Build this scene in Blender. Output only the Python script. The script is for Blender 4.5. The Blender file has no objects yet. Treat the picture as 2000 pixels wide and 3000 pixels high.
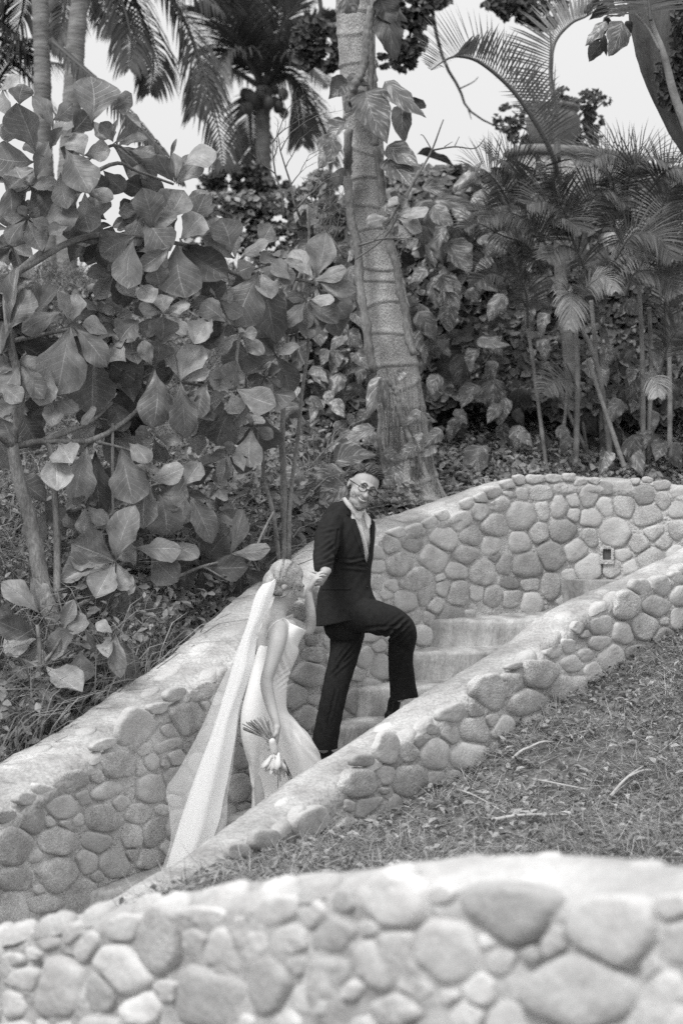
import bpy, bmesh, math, random
import numpy as np
from mathutils import Vector, Matrix, Quaternion
from mathutils import noise as mn
from mathutils.bvhtree import BVHTree
rnd = random.Random(7)
sc = bpy.context.scene
col = sc.collection
# ------------------------------------------------------------------ camera
F = 5000.0                       # focal length in photograph pixels (2000 x 3000)
CZ = 1.6
cam = bpy.data.cameras.new('camera'); camo = bpy.data.objects.new('camera', cam); col.objects.link(camo)
cam.sensor_fit = 'VERTICAL'; cam.sensor_height = 36.0; cam.sensor_width = 24.0; cam.lens = 60.0
camo.location = (0, 0, CZ); camo.rotation_euler = (math.pi/2, 0, 0)
cam.clip_start = 0.05; cam.clip_end = 3000
cam.dof.use_dof = True; cam.dof.focus_distance = 10.15; cam.dof.aperture_fstop = 2.1
sc.camera = camo
# ------------------------------------------------------------------ light
SUN_AZ, SUN_EL = -62.0, 52.0     # degrees: azimuth from the view direction's back side, elevation
w = bpy.data.worlds.new('World'); sc.world = w; w.use_nodes = True
nt = w.node_tree; nt.nodes.clear()
sky = nt.nodes.new('ShaderNodeTexSky'); sky.sky_type = 'NISHITA'; sky.sun_disc = False
sky.sun_elevation = math.radians(SUN_EL); sky.sun_rotation = math.radians(180+34)
sky.air_density = 1.0; sky.dust_density = 4.0; sky.ozone_density = 1.0
bw = nt.nodes.new('ShaderNodeRGBToBW'); nt.links.new(sky.outputs[0], bw.inputs[0])
mx = nt.nodes.new('ShaderNodeMix'); mx.data_type = 'FLOAT'; mx.inputs[0].default_value = 0.80   # thick even cloud over the sky
nt.links.new(bw.outputs[0], mx.inputs[2]); mx.inputs[3].default_value = 5.45
bg = nt.nodes.new('ShaderNodeBackground'); bg.inputs['Strength'].default_value = 0.10
# an overcast sky is brighter overhead than at the horizon
tcw = nt.nodes.new('ShaderNodeTexCoord'); sxy = nt.nodes.new('ShaderNodeSeparateXYZ'); nt.links.new(tcw.outputs['Generated'], sxy.inputs[0])
oc = nt.nodes.new('ShaderNodeMapRange'); oc.inputs[1].default_value = 0; oc.inputs[2].default_value = 1; oc.inputs[3].default_value = .95; oc.inputs[4].default_value = 1.75; nt.links.new(sxy.outputs[2], oc.inputs[0])
mo = nt.nodes.new('ShaderNodeMath'); mo.operation = 'MULTIPLY'; nt.links.new(mx.outputs[0], mo.inputs[0]); nt.links.new(oc.outputs[0], mo.inputs[1])
nt.links.new(mo.outputs[0], bg.inputs[0])
ow = nt.nodes.new('ShaderNodeOutputWorld'); nt.links.new(bg.outputs[0], ow.inputs[0])
sun = bpy.data.lights.new('sun', 'SUN'); suno = bpy.data.objects.new('sun', sun); col.objects.link(suno)
sun.energy = 1.5; sun.angle = math.radians(20); sun.color = (1, .995, .985)
def sun_dir():
    az = math.radians(34); el = math.radians(SUN_EL)
    return Vector((-math.sin(az)*math.cos(el), -math.cos(az)*math.cos(el), math.sin(el)))
suno.rotation_euler = sun_dir().to_track_quat('Z', 'Y').to_euler()
suno.location = (-6, -2, 12)
vs = sc.view_settings; vs.view_transform = 'Standard'; vs.look = 'None'; vs.exposure = 0.62; vs.gamma = 1.0
try: vs.use_curve_mapping = False
except Exception: pass
sc.cycles.use_denoising = False
try: sc.cycles.denoiser = 'OPENIMAGEDENOISE'; sc.cycles.denoising_prefilter = 'ACCURATE'
except Exception: pass
sc.cycles.max_bounces = 7; sc.cycles.diffuse_bounces = 4; sc.cycles.transparent_max_bounces = 12
sc.cycles.caustics_reflective = False; sc.cycles.caustics_refractive = False

# ------------------------------------------------------------------ helpers
def P(px, py, Y): return Vector(((px-1000)/F*Y, Y, CZ-(py-1500)/F*Y))
def proj(v): return (1000+v[0]/v[1]*F, 1500-(v[2]-CZ)/v[1]*F)

def mat(name, lo, hi, scale=6, rough=.85, bump=.25, bscale=40, spec=.3, detail=6, rand=.0, spk=0.0, spks=220, blot=.0, coord='Object', transl=0.0, dist=.004, lowpos=.35, hipos=.65, wood=None):
    m = bpy.data.materials.new(name); m.use_nodes = True; n = m.node_tree; N = n.nodes; L = n.links; N.clear()
    out = N.new('ShaderNodeOutputMaterial'); p = N.new('ShaderNodeBsdfPrincipled')
    p.inputs['Roughness'].default_value = rough; p.inputs['Specular IOR Level'].default_value = spec
    tc = N.new('ShaderNodeTexCoord'); src = tc.outputs[coord]
    if wood:
        mp = N.new('ShaderNodeMapping'); mp.inputs['Scale'].default_value = wood; L.new(src, mp.inputs[0]); src = mp.outputs[0]
    nz = N.new('ShaderNodeTexNoise'); nz.inputs['Scale'].default_value = scale; nz.inputs['Detail'].default_value = detail; nz.inputs['Roughness'].default_value = .6
    L.new(src, nz.inputs[0])
    cr = N.new('ShaderNodeValToRGB'); e = cr.color_ramp.elements
    e[0].position = lowpos; e[0].color = (lo*1.01, lo, lo*.995, 1); e[1].position = hipos; e[1].color = (hi, hi, hi*.995, 1)
    L.new(nz.outputs[0], cr.inputs[0]); c = cr.outputs[0]
    def mul(c, fac_socket, a, b):
        mr = N.new('ShaderNodeMapRange'); mr.inputs[3].default_value = a; mr.inputs[4].default_value = b; L.new(fac_socket, mr.inputs[0])
        vm = N.new('ShaderNodeVectorMath'); vm.operation = 'SCALE'; L.new(c, vm.inputs[0]); L.new(mr.outputs[0], vm.inputs['Scale']); return vm.outputs[0]
    if rand:
        oi = N.new('ShaderNodeObjectInfo'); c = mul(c, oi.outputs['Random'], 1-rand, 1+rand)
    if spk:
        n2 = N.new('ShaderNodeTexNoise'); n2.inputs['Scale'].default_value = spks; n2.inputs['Detail'].default_value = 2; L.new(src, n2.inputs[0])
        mr0 = N.new('ShaderNodeMapRange'); mr0.inputs[1].default_value = .38; mr0.inputs[2].default_value = .62; L.new(n2.outputs[0], mr0.inputs[0])
        c = mul(c, mr0.outputs[0], 1-spk, 1+spk)
    if blot:
        n3 = N.new('ShaderNodeTexNoise'); n3.inputs['Scale'].default_value = 2.2; n3.inputs['Detail'].default_value = 5; L.new(src, n3.inputs[0])
        mr1 = N.new('ShaderNodeMapRange'); mr1.inputs[1].default_value = .35; mr1.inputs[2].default_value = .65; L.new(n3.outputs[0], mr1.inputs[0])
        c = mul(c, mr1.outputs[0], 1-blot, 1+blot)
    L.new(c, p.inputs['Base Color'])
    if bump:
        nb = N.new('ShaderNodeTexNoise'); nb.inputs['Scale'].default_value = bscale; nb.inputs['Detail'].default_value = 5; L.new(src, nb.inputs[0])
        b = N.new('ShaderNodeBump'); b.inputs['Strength'].default_value = bump; b.inputs['Distance'].default_value = dist*4; L.new(nb.outputs[0], b.inputs['Height']); L.new(b.outputs[0], p.inputs['Normal'])
    sh = p.outputs[0]
    if transl:
        t = N.new('ShaderNodeBsdfTranslucent'); L.new(c, t.inputs[0]); ms = N.new('ShaderNodeMixShader'); ms.inputs[0].default_value = transl
        L.new(sh, ms.inputs[1]); L.new(t.outputs[0], ms.inputs[2]); sh = ms.outputs[0]
    L.new(sh, out.inputs[0]); m['c'] = lo
    return m

def leafmat(name, base, vein, rough=.42, spec=.45, nlat=9, transl=.18, varieg=0.0, slant=.55, rand=.28):
    """blade with a pale midrib and pale side veins, drawn along the leaf's own UV"""
    m = bpy.data.materials.new(name); m.use_nodes = True; n = m.node_tree; N = n.nodes; L = n.links; N.clear()
    out = N.new('ShaderNodeOutputMaterial'); p = N.new('ShaderNodeBsdfPrincipled')
    p.inputs['Roughness'].default_value = rough; p.inputs['Specular IOR Level'].default_value = spec
    uv = N.new('ShaderNodeTexCoord'); sep = N.new('ShaderNodeSeparateXYZ'); L.new(uv.outputs['UV'], sep.inputs[0])
    def M(op, a, b=None, c=None):
        k = N.new('ShaderNodeMath'); k.operation = op
        for i, v in enumerate((a, b, c)):
            if v is None: continue
            if isinstance(v, (int, float)): k.inputs[i].default_value = v
            else: L.new(v, k.inputs[i])
        return k.outputs[0]
    av = M('ABSOLUTE', M('SUBTRACT', sep.outputs[1], .5))           # 0 at midrib .. .5 at edge
    mid = M('SUBTRACT', 1.0, M('SMOOTH_MIN', M('MULTIPLY', av, 1/.022), 1.0, .2))
    ph = M('SUBTRACT', M('MULTIPLY', sep.outputs[0], float(nlat)), M('MULTIPLY', av, nlat*slant))
    fr = M('ABSOLUTE', M('SUBTRACT', M('FRACT', ph), .5))          # 0 centre of vein
    lat = M('SUBTRACT', 1.0, M('MINIMUM', M('MULTIPLY', fr, 1/.09), 1.0))
    vn = M('MINIMUM', M('ADD', M('MULTIPLY', mid, 1.0), M('MULTIPLY', lat, .48)), 1.0)
    oi = N.new('ShaderNodeObjectInfo'); tc = N.new('ShaderNodeTexCoord')
    ad = N.new('ShaderNodeVectorMath'); ad.operation = 'ADD'; L.new(uv.outputs['UV'], ad.inputs[0])
    cx = N.new('ShaderNodeCombineXYZ'); L.new(M('MULTIPLY', oi.outputs['Random'], 37.0), cx.inputs[2]); L.new(cx.outputs[0], ad.inputs[1])
    nz = N.new('ShaderNodeTexNoise'); nz.inputs['Scale'].default_value = 4.5; nz.inputs['Detail'].default_value = 6; L.new(ad.outputs[0], nz.inputs[0])
    mr = N.new('ShaderNodeMapRange'); mr.inputs[1].default_value = .3; mr.inputs[2].default_value = .7; mr.inputs[3].default_value = .72; mr.inputs[4].default_value = 1.28; L.new(nz.outputs[0], mr.inputs[0])
    v = M('ADD', base, M('MULTIPLY', vn, vein-base)) if not isinstance(base, tuple) else None
    v = M('MULTIPLY', v, mr.outputs[0])
    if varieg:
        n2 = N.new('ShaderNodeTexNoise'); n2.inputs['Scale'].default_value = 1.0; n2.inputs['Detail'].default_value = 4
        cb = N.new('ShaderNodeCombineXYZ'); L.new(M('MULTIPLY', ph, 1.3), cb.inputs[0]); L.new(M('MULTIPLY', sep.outputs[1], 3.0), cb.inputs[1]); L.new(M('MULTIPLY', oi.outputs['Random'], 91.0), cb.inputs[2]); L.new(cb.outputs[0], n2.inputs[0])
        r2 = N.new('ShaderNodeMapRange'); r2.inputs[1].default_value = .53; r2.inputs[2].default_value = .62; r2.clamp = True; L.new(n2.outputs[0], r2.inputs[0])
        v = M('ADD', v, M('MULTIPLY', r2.outputs[0], varieg))
    # small insect spots
    vo = N.new('ShaderNodeTexNoise'); vo.inputs['Scale'].default_value = 22; vo.inputs['Detail'].default_value = 1; L.new(ad.outputs[0], vo.inputs[0])
    r3 = N.new('ShaderNodeMapRange'); r3.inputs[1].default_value = .25; r3.inputs[2].default_value = .31; r3.inputs[3].default_value = .45; r3.inputs[4].default_value = 1.0; L.new(vo.outputs[0], r3.inputs[0])
    v = M('MULTIPLY', v, r3.outputs[0])
    v = M('MULTIPLY', v, M('ADD', 1-rand, M('MULTIPLY', oi.outputs['Random'], 2*rand)))
    cc = N.new('ShaderNodeCombineColor'); [L.new(v, cc.inputs[i]) for i in range(3)]
    L.new(cc.outputs[0], p.inputs['Base Color'])
    b = N.new('ShaderNodeBump'); b.inputs['Strength'].default_value = .5; b.inputs['Distance'].default_value = .006
    hh = M('SUBTRACT', M('MULTIPLY', nz.outputs[0], .8), M('MULTIPLY', vn, .7)); L.new(hh, b.inputs['Height']); L.new(b.outputs[0], p.inputs['Normal'])
    t = N.new('ShaderNodeBsdfTranslucent'); L.new(cc.outputs[0], t.inputs[0]); ms = N.new('ShaderNodeMixShader'); ms.inputs[0].default_value = transl
    L.new(p.outputs[0], ms.inputs[1]); L.new(t.outputs[0], ms.inputs[2]); L.new(ms.outputs[0], out.inputs[0])
    return m

def newmesh(name, V, Fc, m=None, smooth=True, uv=None):
    me = bpy.data.meshes.new(name)
    V = np.asarray(V, dtype=np.float32).reshape(-1, 3)
    if isinstance(Fc, np.ndarray):
        nf, k = Fc.shape
        me.vertices.add(len(V)); me.vertices.foreach_set('co', V.ravel())
        me.loops.add(nf*k); me.loops.foreach_set('vertex_index', Fc.astype(np.int32).ravel())
        me.polygons.add(nf); me.polygons.foreach_set('loop_start', np.arange(0, nf*k, k, dtype=np.int32)); me.polygons.foreach_set('loop_total', np.full(nf, k, dtype=np.int32))
        me.update(calc_edges=True)
    else:
        me.from_pydata([tuple(v) for v in V], [], [tuple(f) for f in Fc])
    if smooth: me.polygons.foreach_set('use_smooth', [True]*len(me.polygons))
    if uv is not None:
        ul = me.uv_layers.new(name='uv'); idx = np.empty(len(me.loops), dtype=np.int32); me.loops.foreach_get('vertex_index', idx)
        ul.data.foreach_set('uv', np.asarray(uv, dtype=np.float32)[idx].ravel())
    if m: me.materials.append(m)
    me.validate(); me.update()
    return me
def link(name, me, parent=None, **kw):
    o = bpy.data.objects.new(name, me); col.objects.link(o)
    if parent: o.parent = parent
    for k, v in kw.items(): o[k] = v
    return o
def obj(name, V, Fc, m, parent=None, smooth=True, uv=None, **kw):
    return link(name, newmesh(name, V, Fc, m, smooth, uv), parent, **kw)
def thing(name, label, cat, group=None, loc=(0, 0, 0)):
    o = bpy.data.objects.new(name, None); col.objects.link(o); o['label'] = label; o['category'] = cat
    o.empty_display_size = .1; o.location = loc
    if group: o['group'] = group
    return o

class MB:
    """collects quads / tris of several tubes into one mesh"""
    def __init__(s): s.V = []; s.F = []; s.UV = []
    def add(s, V, Fc, uv=None):
        k = len(s.V); s.V += [tuple(v) for v in V]; s.F += [tuple(i+k for i in f) for f in Fc]
        s.UV += list(uv) if uv is not None else [(0, 0)]*len(V)
    def tube(s, pts, rad, n=8, cap=True, jit=0, flat=1.0, up=Vector((0, 0, 1))):
        pts = [Vector(p) for p in pts]; k = len(pts)
        if not hasattr(rad, '__len__'): rad = [rad]*k
        V = []; Fc = []; a0 = None; L = 0
        for i, p in enumerate(pts):
            t = (pts[min(i+1, k-1)]-pts[max(i-1, 0)]).normalized()
            if a0 is None:
                a0 = t.cross(up)
                if a0.length < .1: a0 = t.cross(Vector((1, 0, 0)))
            a = (a0 - t*a0.dot(t)).normalized(); b = t.cross(a); a0 = a
            for j in range(n):
                th = 2*math.pi*j/n; r = rad[i]*(1+(rnd.random()-.5)*jit)
                V.append(p+a*(math.cos(th)*r)+b*(math.sin(th)*r*flat))
        for i in range(k-1):
            for j in range(n):
                Fc.append((i*n+j, i*n+(j+1) % n, (i+1)*n+(j+1) % n, (i+1)*n+j))
        if cap:
            Fc.append(tuple(range(n))[::-1]); Fc.append(tuple((k-1)*n+j for j in range(n)))
        s.add(V, Fc)
    def ell(s, c, ax, n=10, m=8):
        """ellipsoid; ax = three axis vectors scaled by radius"""
        V = []; Fc = []; c = Vector(c)
        for i in range(1, m):
            ph = math.pi*i/m
            for j in range(n):
                th = 2*math.pi*j/n
                V.append(c+ax[0]*(math.sin(ph)*math.cos(th))+ax[1]*(math.sin(ph)*math.sin(th))+ax[2]*math.cos(ph))
        V.append(c+ax[2]); V.append(c-ax[2]); a = len(V)-2; b = len(V)-1
        for i in range(m-2):
            for j in range(n): Fc.append((i*n+j, (i+1)*n+j, (i+1)*n+(j+1) % n, i*n+(j+1) % n))
        for j in range(n):
            Fc.append((a, j, (j+1) % n)); Fc.append((b, (m-2)*n+(j+1) % n, (m-2)*n+j))
        s.add(V, Fc)
    def mesh(s, name, m, smooth=True): return newmesh(name, s.V, s.F, m, smooth, s.UV)
    def build(s, name, m, parent=None, smooth=True, **kw): return link(name, s.mesh(name, m, smooth), parent, **kw)

def cr(pts, n):
    """Catmull-Rom resample of points (Vectors / tuples) to n points"""
    A = np.array([tuple(p) for p in pts], dtype=float); k = len(A)
    if k == 2: return [Vector(A[0]*(1-t)+A[1]*t) if A.shape[1] == 3 else tuple(A[0]*(1-t)+A[1]*t) for t in np.linspace(0, 1, n)]
    E = np.vstack([2*A[0]-A[1], A, 2*A[-1]-A[-2]]); out = []
    for u in np.linspace(0, k-1-1e-6, n):
        i = int(u); t = u-i; p0, p1, p2, p3 = E[i], E[i+1], E[i+2], E[i+3]
        q = .5*((2*p1)+(-p0+p2)*t+(2*p0-5*p1+4*p2-p3)*t*t+(-p0+3*p1-3*p2+p3)*t**3)
        out.append(Vector(q) if len(q) == 3 else tuple(q))
    return out
def lerp(a, b, t): return a+(b-a)*t
def sstep(x, a, b):
    t = min(1, max(0, (x-a)/(b-a))); return t*t*(3-2*t)
def fn(pts):
    xs = [p[0] for p in pts]; ys = [p[1] for p in pts]
    # smoothed piecewise linear
    g = np.linspace(xs[0], xs[-1], 400); v = np.interp(g, xs, ys)
    k = 9; pad = np.concatenate([2*v[0]-v[1:k+1][::-1], v, 2*v[-1]-v[-k-1:-1][::-1]]); ker = np.hanning(2*k+1); ker /= ker.sum()
    v = np.convolve(pad, ker, 'valid')
    s0 = (v[3]-v[0])/(g[3]-g[0]); s1 = (v[-1]-v[-4])/(g[-1]-g[-4])
    def f(x):
        if x < g[0]: return float(v[0]+(x-g[0])*s0)
        if x > g[-1]: return float(v[-1]+(x-g[-1])*s1)
        return float(np.interp(x, g, v))
    return f
def nz3(x, y, z, s=1.0): return mn.noise(Vector((x*s, y*s, z*s)))
# ------------------------------------------------------------------ materials of the masonry
M_stone = [mat('river_stone_grey', .39, .54, 5, .8, .35, 55, rand=.16, spk=.10, spks=160, blot=.12),
           mat('granite_speckled', .34, .53, 9, .85, .5, 70, rand=.14, spk=.30, spks=190, blot=.1),
           mat('dark_stone', .24, .34, 6, .8, .4, 60, rand=.15, spk=.22, spks=170, blot=.1),
           mat('pale_stone', .42, .56, 5, .8, .35, 50, rand=.12, spk=.10, spks=150, blot=.12)]
M_pale = [mat('pale_river_stone', .47, .58, 5, .8, .35, 40, rand=.10, spk=.08, spks=120, blot=.10), mat('pale_granite', .42, .54, 7, .85, .5, 50, rand=.1, spk=.16, spks=140, blot=.1), mat('mid_grey_stone', .35, .44, 6, .8, .4, 50, rand=.1, spk=.12, spks=140, blot=.1), mat('white_stone', .54, .66, 5, .8, .35, 40, rand=.08, spk=.08, spks=120, blot=.1)]
M_mortar = mat('mortar', .42, .62, 7, .95, .9, 36, spk=.12, spks=100, blot=.2, dist=.010)
M_cop = mat('coping_mortar', .31, .50, 5, .95, 1.0, 26, spk=.13, spks=60, blot=.26, dist=.006)
M_copA = mat('pale_coping_mortar', .36, .52, 4, .95, .8, 22, spk=.08, spks=60, blot=.18, dist=.006)
M_step = mat('step_concrete', .22, .46, 3.2, .92, .8, 14, spk=.10, spks=60, blot=.26, wood=(2.2, 1, .8), dist=.006)

# ------------------------------------------------------------------ the three walls: front and back top edges in space
def normals(pts):
    out = []
    for i in range(len(pts)):
        a = pts[max(i-3, 0)]; b = pts[min(i+3, len(pts)-1)]; t = Vector((b.x-a.x, b.y-a.y, 0)).normalized()
        out.append(Vector((t.y, -t.x, 0)))
    return out
# B: retaining wall up the far side of the stairs (front edge given)
YB = fn([(-300, 7.2), (0, 7.9), (300, 8.6), (480, 9.1), (670, 9.65), (900, 10.5), (1040, 11.1), (1255, 12.1), (1500, 12.75), (1750, 13.0), (2000, 12.9), (2300, 12.5)])
yB = fn([(-300, 2585), (0, 2404), (115, 2312), (255, 2232), (357, 2176), (472, 2086), (561, 2027), (663, 1955), (900, 1735), (1000, 1655), (1108, 1576), (1268, 1530), (1345, 1495), (1447, 1455), (1523, 1420), (1640, 1410), (1829, 1418), (2000, 1440), (2300, 1500)])
Bf = [P(px, yB(px), YB(px)) for px in np.linspace(-300, 2300, 300)]
Bn = normals(Bf)
Bwid = lambda px: .40 if px < 1250 else max(.28, .40-(px-1250)/2500)
Bb = [p - n*Bwid(proj(p)[0]) + Vector((0, 0, .05)) for p, n in zip(Bf, Bn)]
# C: low parapet on the near side of the stairs (back edge given)
YC = fn([(-100, 6.3), (150, 6.7), (300, 7.0), (472, 7.5), (727, 8.2), (1000, 8.9), (1191, 9.45), (1395, 10.0), (1542, 10.45), (1700, 10.9), (2000, 11.7), (2400, 12.6)])
yC = fn([(-100, 2860), (150, 2715), (300, 2640), (472, 2544), (529, 2512), (663, 2412), (727, 2361), (848, 2283), (1000, 2187), (1070, 2137), (1191, 2053), (1287, 1999), (1395, 1938), (1480, 1880), (1560, 1812), (1640, 1765), (1780, 1708), (1900, 1652), (2000, 1602), (2400, 1400)])
Cb = [P(px, yC(px), YC(px)) for px in np.linspace(-100, 2400, 260)]
Cn = normals(Cb)
Cf = [p + n*.30 - Vector((0, 0, .015)) for p, n in zip(Cb, Cn)]
# A: wall in the foreground (back edge given)
YA = fn([(-300, 6.6), (0, 6.2), (236, 5.8), (600, 5.3), (1000, 4.8), (1500, 4.25), (2000, 3.9), (2500, 3.6), (3000, 3.4)])
yA = fn([(-300, 3060), (0, 2835), (96, 2745), (236, 2688), (395, 2650), (700, 2600), (1000, 2565), (1319, 2527), (1510, 2505), (1733, 2505), (2000, 2530), (2500, 2590), (3000, 2640)])
Ab = [P(px, yA(px), YA(px)) for px in np.linspace(-300, 3000, 260)]
An = normals(Ab)
Af = [p + n*.36 - Vector((0, 0, .02)) for p, n in zip(Ab, An)]

def wallmesh(front, back, nrm, zbot, parent, seed, depth_face=.055, face_amp=.012, rise=.02, over=.02, mcop=None, rough=1.0, mface=None, drop=1.0):
    N = len(front)
    V = []; K = 34
    for i in range(N):
        f, b, n = front[i], back[i], nrm[i]
        for k in range(K):
            z = lerp(f.z-.03, zbot, (k/(K-1))**1.25)
            a = face_amp*(nz3(f.x, f.y+seed, z, 5)+.6*nz3(f.x, f.y+seed, z, 14))
            q = Vector((f.x, f.y, z))+n*(a-.004); V.append(q)
    Fc = [(i*K+k, i*K+k+1, (i+1)*K+k+1, (i+1)*K+k) for i in range(N-1) for k in range(K-1)]
    o1 = obj('mortar_face', V, Fc, mface or M_mortar, parent)
    V = []
    for i in range(N):
        b = back[i]; n = nrm[i]
        for z in (b.z-.05, b.z-.4, zbot-.02): V.append(Vector((b.x, b.y, z))+n*.015)
    Fc = [(i*3+k, (i+1)*3+k, (i+1)*3+k+1, i*3+k+1) for i in range(N-1) for k in range(2)]
    obj('rear_face', V, Fc, M_mortar, parent)
    # coping: rounded, uneven slab over the top
    prof = [(0, -.13*drop), (0, -.075*drop)] + [(0+t, 0) for t in np.linspace(0, 1, 13)] + [(1, -.07), (1, -.12)]
    V = []; K = len(prof)
    for i in range(N):
        f, b, n = front[i], back[i], nrm[i]
        for k, (t, dz) in enumerate(prof):
            q = f.lerp(b, t)
            e = min(t, 1-t)                              # rounding at both arrises
            q = Vector((q.x, q.y, q.z+dz-.035*(1-min(1, e/.14))**2+rise*math.sin(math.pi*t)))
            side = over*rough*(1+.9*nz3(f.x*1.3, f.y*1.3+seed, t*3, 4.0))
            if k <= 3: q += n*(side*(1 if k else .2)-(0 if drop == 1 else .008))
            if k >= K-4: q -= n*(side*.7)
            q.z += rough*(.010*nz3(q.x, q.y, seed, 3.2)+.007*nz3(q.x, q.y, seed+4, 9)+.004*nz3(q.x, q.y, seed+9, 24))
            if k <= 1: q += n*(.012*nz3(q.x, q.z*2, seed, 9)); q.z += .03*rough*nz3(q.x, q.y, seed+2, 6)
            V.append(q)
    Fc = [(i*K+k, (i+1)*K+k, (i+1)*K+k+1, i*K+k+1) for i in range(N-1) for k in range(K-1)]
    obj('coping', V, Fc, mcop or M_cop, parent)

wallB = thing('retaining_wall', 'tall curved retaining wall of rounded river stones behind the couple and the steps', 'wall', loc=Bf[150])
wallC = thing('parapet_wall', 'low sloping stone parapet with wide pale mortar top between the steps and the grassy bank', 'wall', loc=Cf[130])
wallA = thing('foreground_wall', 'broad low wall of big pale boulders in mortar, closest to the viewer', 'wall', loc=Af[130])
for t_ in (wallB, wallC, wallA): t_.location = (0, 0, 0)
wallmesh(Bf, Bb, Bn, -1.5, wallB, 3, over=.018, drop=.5)
wallmesh(Cf, Cb, Cn, -1.3, wallC, 11, over=.012, drop=.6, face_amp=.02)
wallmesh(Af, Ab, An, -1.2, wallA, 23, over=.01, drop=.45, face_amp=.03, mface=M_copA, mcop=M_copA)

def chart(front, nrm):
    xs = np.array([proj(p)[0] for p in front]); o = np.argsort(xs)
    ys = np.array([p.y for p in front])[o]; nx = np.array([n.x for n in nrm])[o]; ny = np.array([n.y for n in nrm])[o]; pys = np.array([proj(p)[1] for p in front])[o]; xs = xs[o]
    def M(a, b, h):
        Y = float(np.interp(a, xs, ys)); q = P(a, b, Y); return q + Vector((float(np.interp(a, xs, nx)), float(np.interp(a, xs, ny)), 0))*h
    M.Y = lambda a: float(np.interp(a, xs, ys)); M.top = lambda a: float(np.interp(a, xs, pys))
    return M
MBf, MCf, MAf = chart(Bf, Bn), chart(Cf, Cn), chart(Af, An)

def clip(poly, px, py, nx, ny):
    """keep the part with (p-(px,py)).n <= 0"""
    out = []
    for i in range(len(poly)):
        a, b = poly[i], poly[(i+1) % len(poly)]
        da = (a[0]-px)*nx+(a[1]-py)*ny; db = (b[0]-px)*nx+(b[1]-py)*ny
        if da <= 0: out.append(a)
        if da*db < 0:
            t = da/(da-db); out.append((a[0]+(b[0]-a[0])*t, a[1]+(b[1]-a[1])*t))
    return out
def erad(s, dx, dy):
    D = math.hypot(dx, dy)+1e-9; c, sn = math.cos(s[4]), math.sin(s[4]); u = (dx*c+dy*sn)/D; v = (-dx*sn+dy*c)/D
    return 1/math.sqrt((u/s[2])**2+(v/s[3])**2)
def pack(stones, gap, infl=1.1, seed=1, npt=20, yfloor=None):
    """stones: [cx, cy, rx, ry, rot, shade]; returns outlines cut against each other"""
    R = random.Random(seed); outs = []
    for i, s in enumerate(stones):
        cx, cy, rx, ry, ro, sh = s; e = R.uniform(2.0, 3.2); poly = []
        for k in range(40):
            th = 2*math.pi*k/40; c, sn = math.cos(th), math.sin(th)
            r = 1/((abs(c)**e+abs(sn)**e)**(1/e)); wob = 1+.20*mn.noise(Vector((c*1.3+i*7.1, sn*1.3, 0)))+.10*mn.noise(Vector((c*3+i*7.1, sn*3, 4)))
            u, v = c*r*rx*infl*wob*.96, sn*r*ry*infl*wob*.96
            poly.append((cx+u*math.cos(ro)-v*math.sin(ro), cy+u*math.sin(ro)+v*math.cos(ro)))
        for j, t in enumerate(stones):
            if j == i: continue
            dx, dy = t[0]-cx, t[1]-cy; D = math.hypot(dx, dy)
            if D > 2.6*(max(rx, ry)+max(t[2], t[3])): continue
            ri = erad(s, dx, dy)*infl; rj = erad(t, dx, dy)*infl
            if ri+rj < D-gap: continue
            cut = D*ri/(ri+rj)-gap/2
            nx, ny = dx/D, dy/D
            poly = clip(poly, cx+nx*cut, cy+ny*cut, nx, ny)
            if len(poly) < 3: break
        if len(poly) < 3: outs.append(None); continue
        mx_, my_ = sum(p[0] for p in poly)/len(poly), sum(p[1] for p in poly)/len(poly)
        # radial resample and smoothing
        rs = []
        for k in range(npt*2):
            th = 2*math.pi*k/(npt*2); dx, dy = math.cos(th), math.sin(th); best = 0
            for q in range(len(poly)):
                a, b = poly[q], poly[(q+1) % len(poly)]; ex, ey = b[0]-a[0], b[1]-a[1]
                den = dx*ey-dy*ex
                if abs(den) < 1e-9: continue
                t_ = ((a[0]-mx_)*ey-(a[1]-my_)*ex)/den; u_ = ((a[0]-mx_)*dy-(a[1]-my_)*dx)/den
                if t_ > 0 and -1e-6 <= u_ <= 1+1e-6: best = max(best, t_)
            rs.append(best)
        rs = np.array(rs)
        for _ in range(1 if i % 2 else 2): rs = (np.roll(rs, 1)+2*rs+np.roll(rs, -1))/4
        rs = rs[::2]
        if rs.min() < 4 or rs.mean() < 7: outs.append(None); continue
        outs.append((mx_, my_, [(mx_+rs[k]*math.cos(2*math.pi*k/npt), my_+rs[k]*math.sin(2*math.pi*k/npt)) for k in range(npt)], rs.mean()))
    return outs
def fill(stones, inside, box, rmin, rmax, tries, seed, sep=.86, yscale=.8):
    R = random.Random(seed); out = list(stones)
    for q in range(tries):
        r = lerp(rmax, rmin, (q/tries)**.6)*R.uniform(.85, 1.15)
        x = R.uniform(box[0], box[2]); y = R.uniform(box[1], box[3])
        if not inside(x, y, r): continue
        ry = r*R.uniform(yscale*.85, 1.0); ok = True; cand = (x, y, r, ry, R.uniform(-.5, .5), R.choice((0, 0, 1, 1, 3, 2) if R.random() < .8 else (0,)))
        for t in out:
            dx, dy = t[0]-x, t[1]-y; D = math.hypot(dx, dy)
            if D < 300 and D < sep*(erad(t, dx, dy)+erad(cand, dx, dy)): ok = False; break
        if ok: out.append(cand)
    return out
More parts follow.
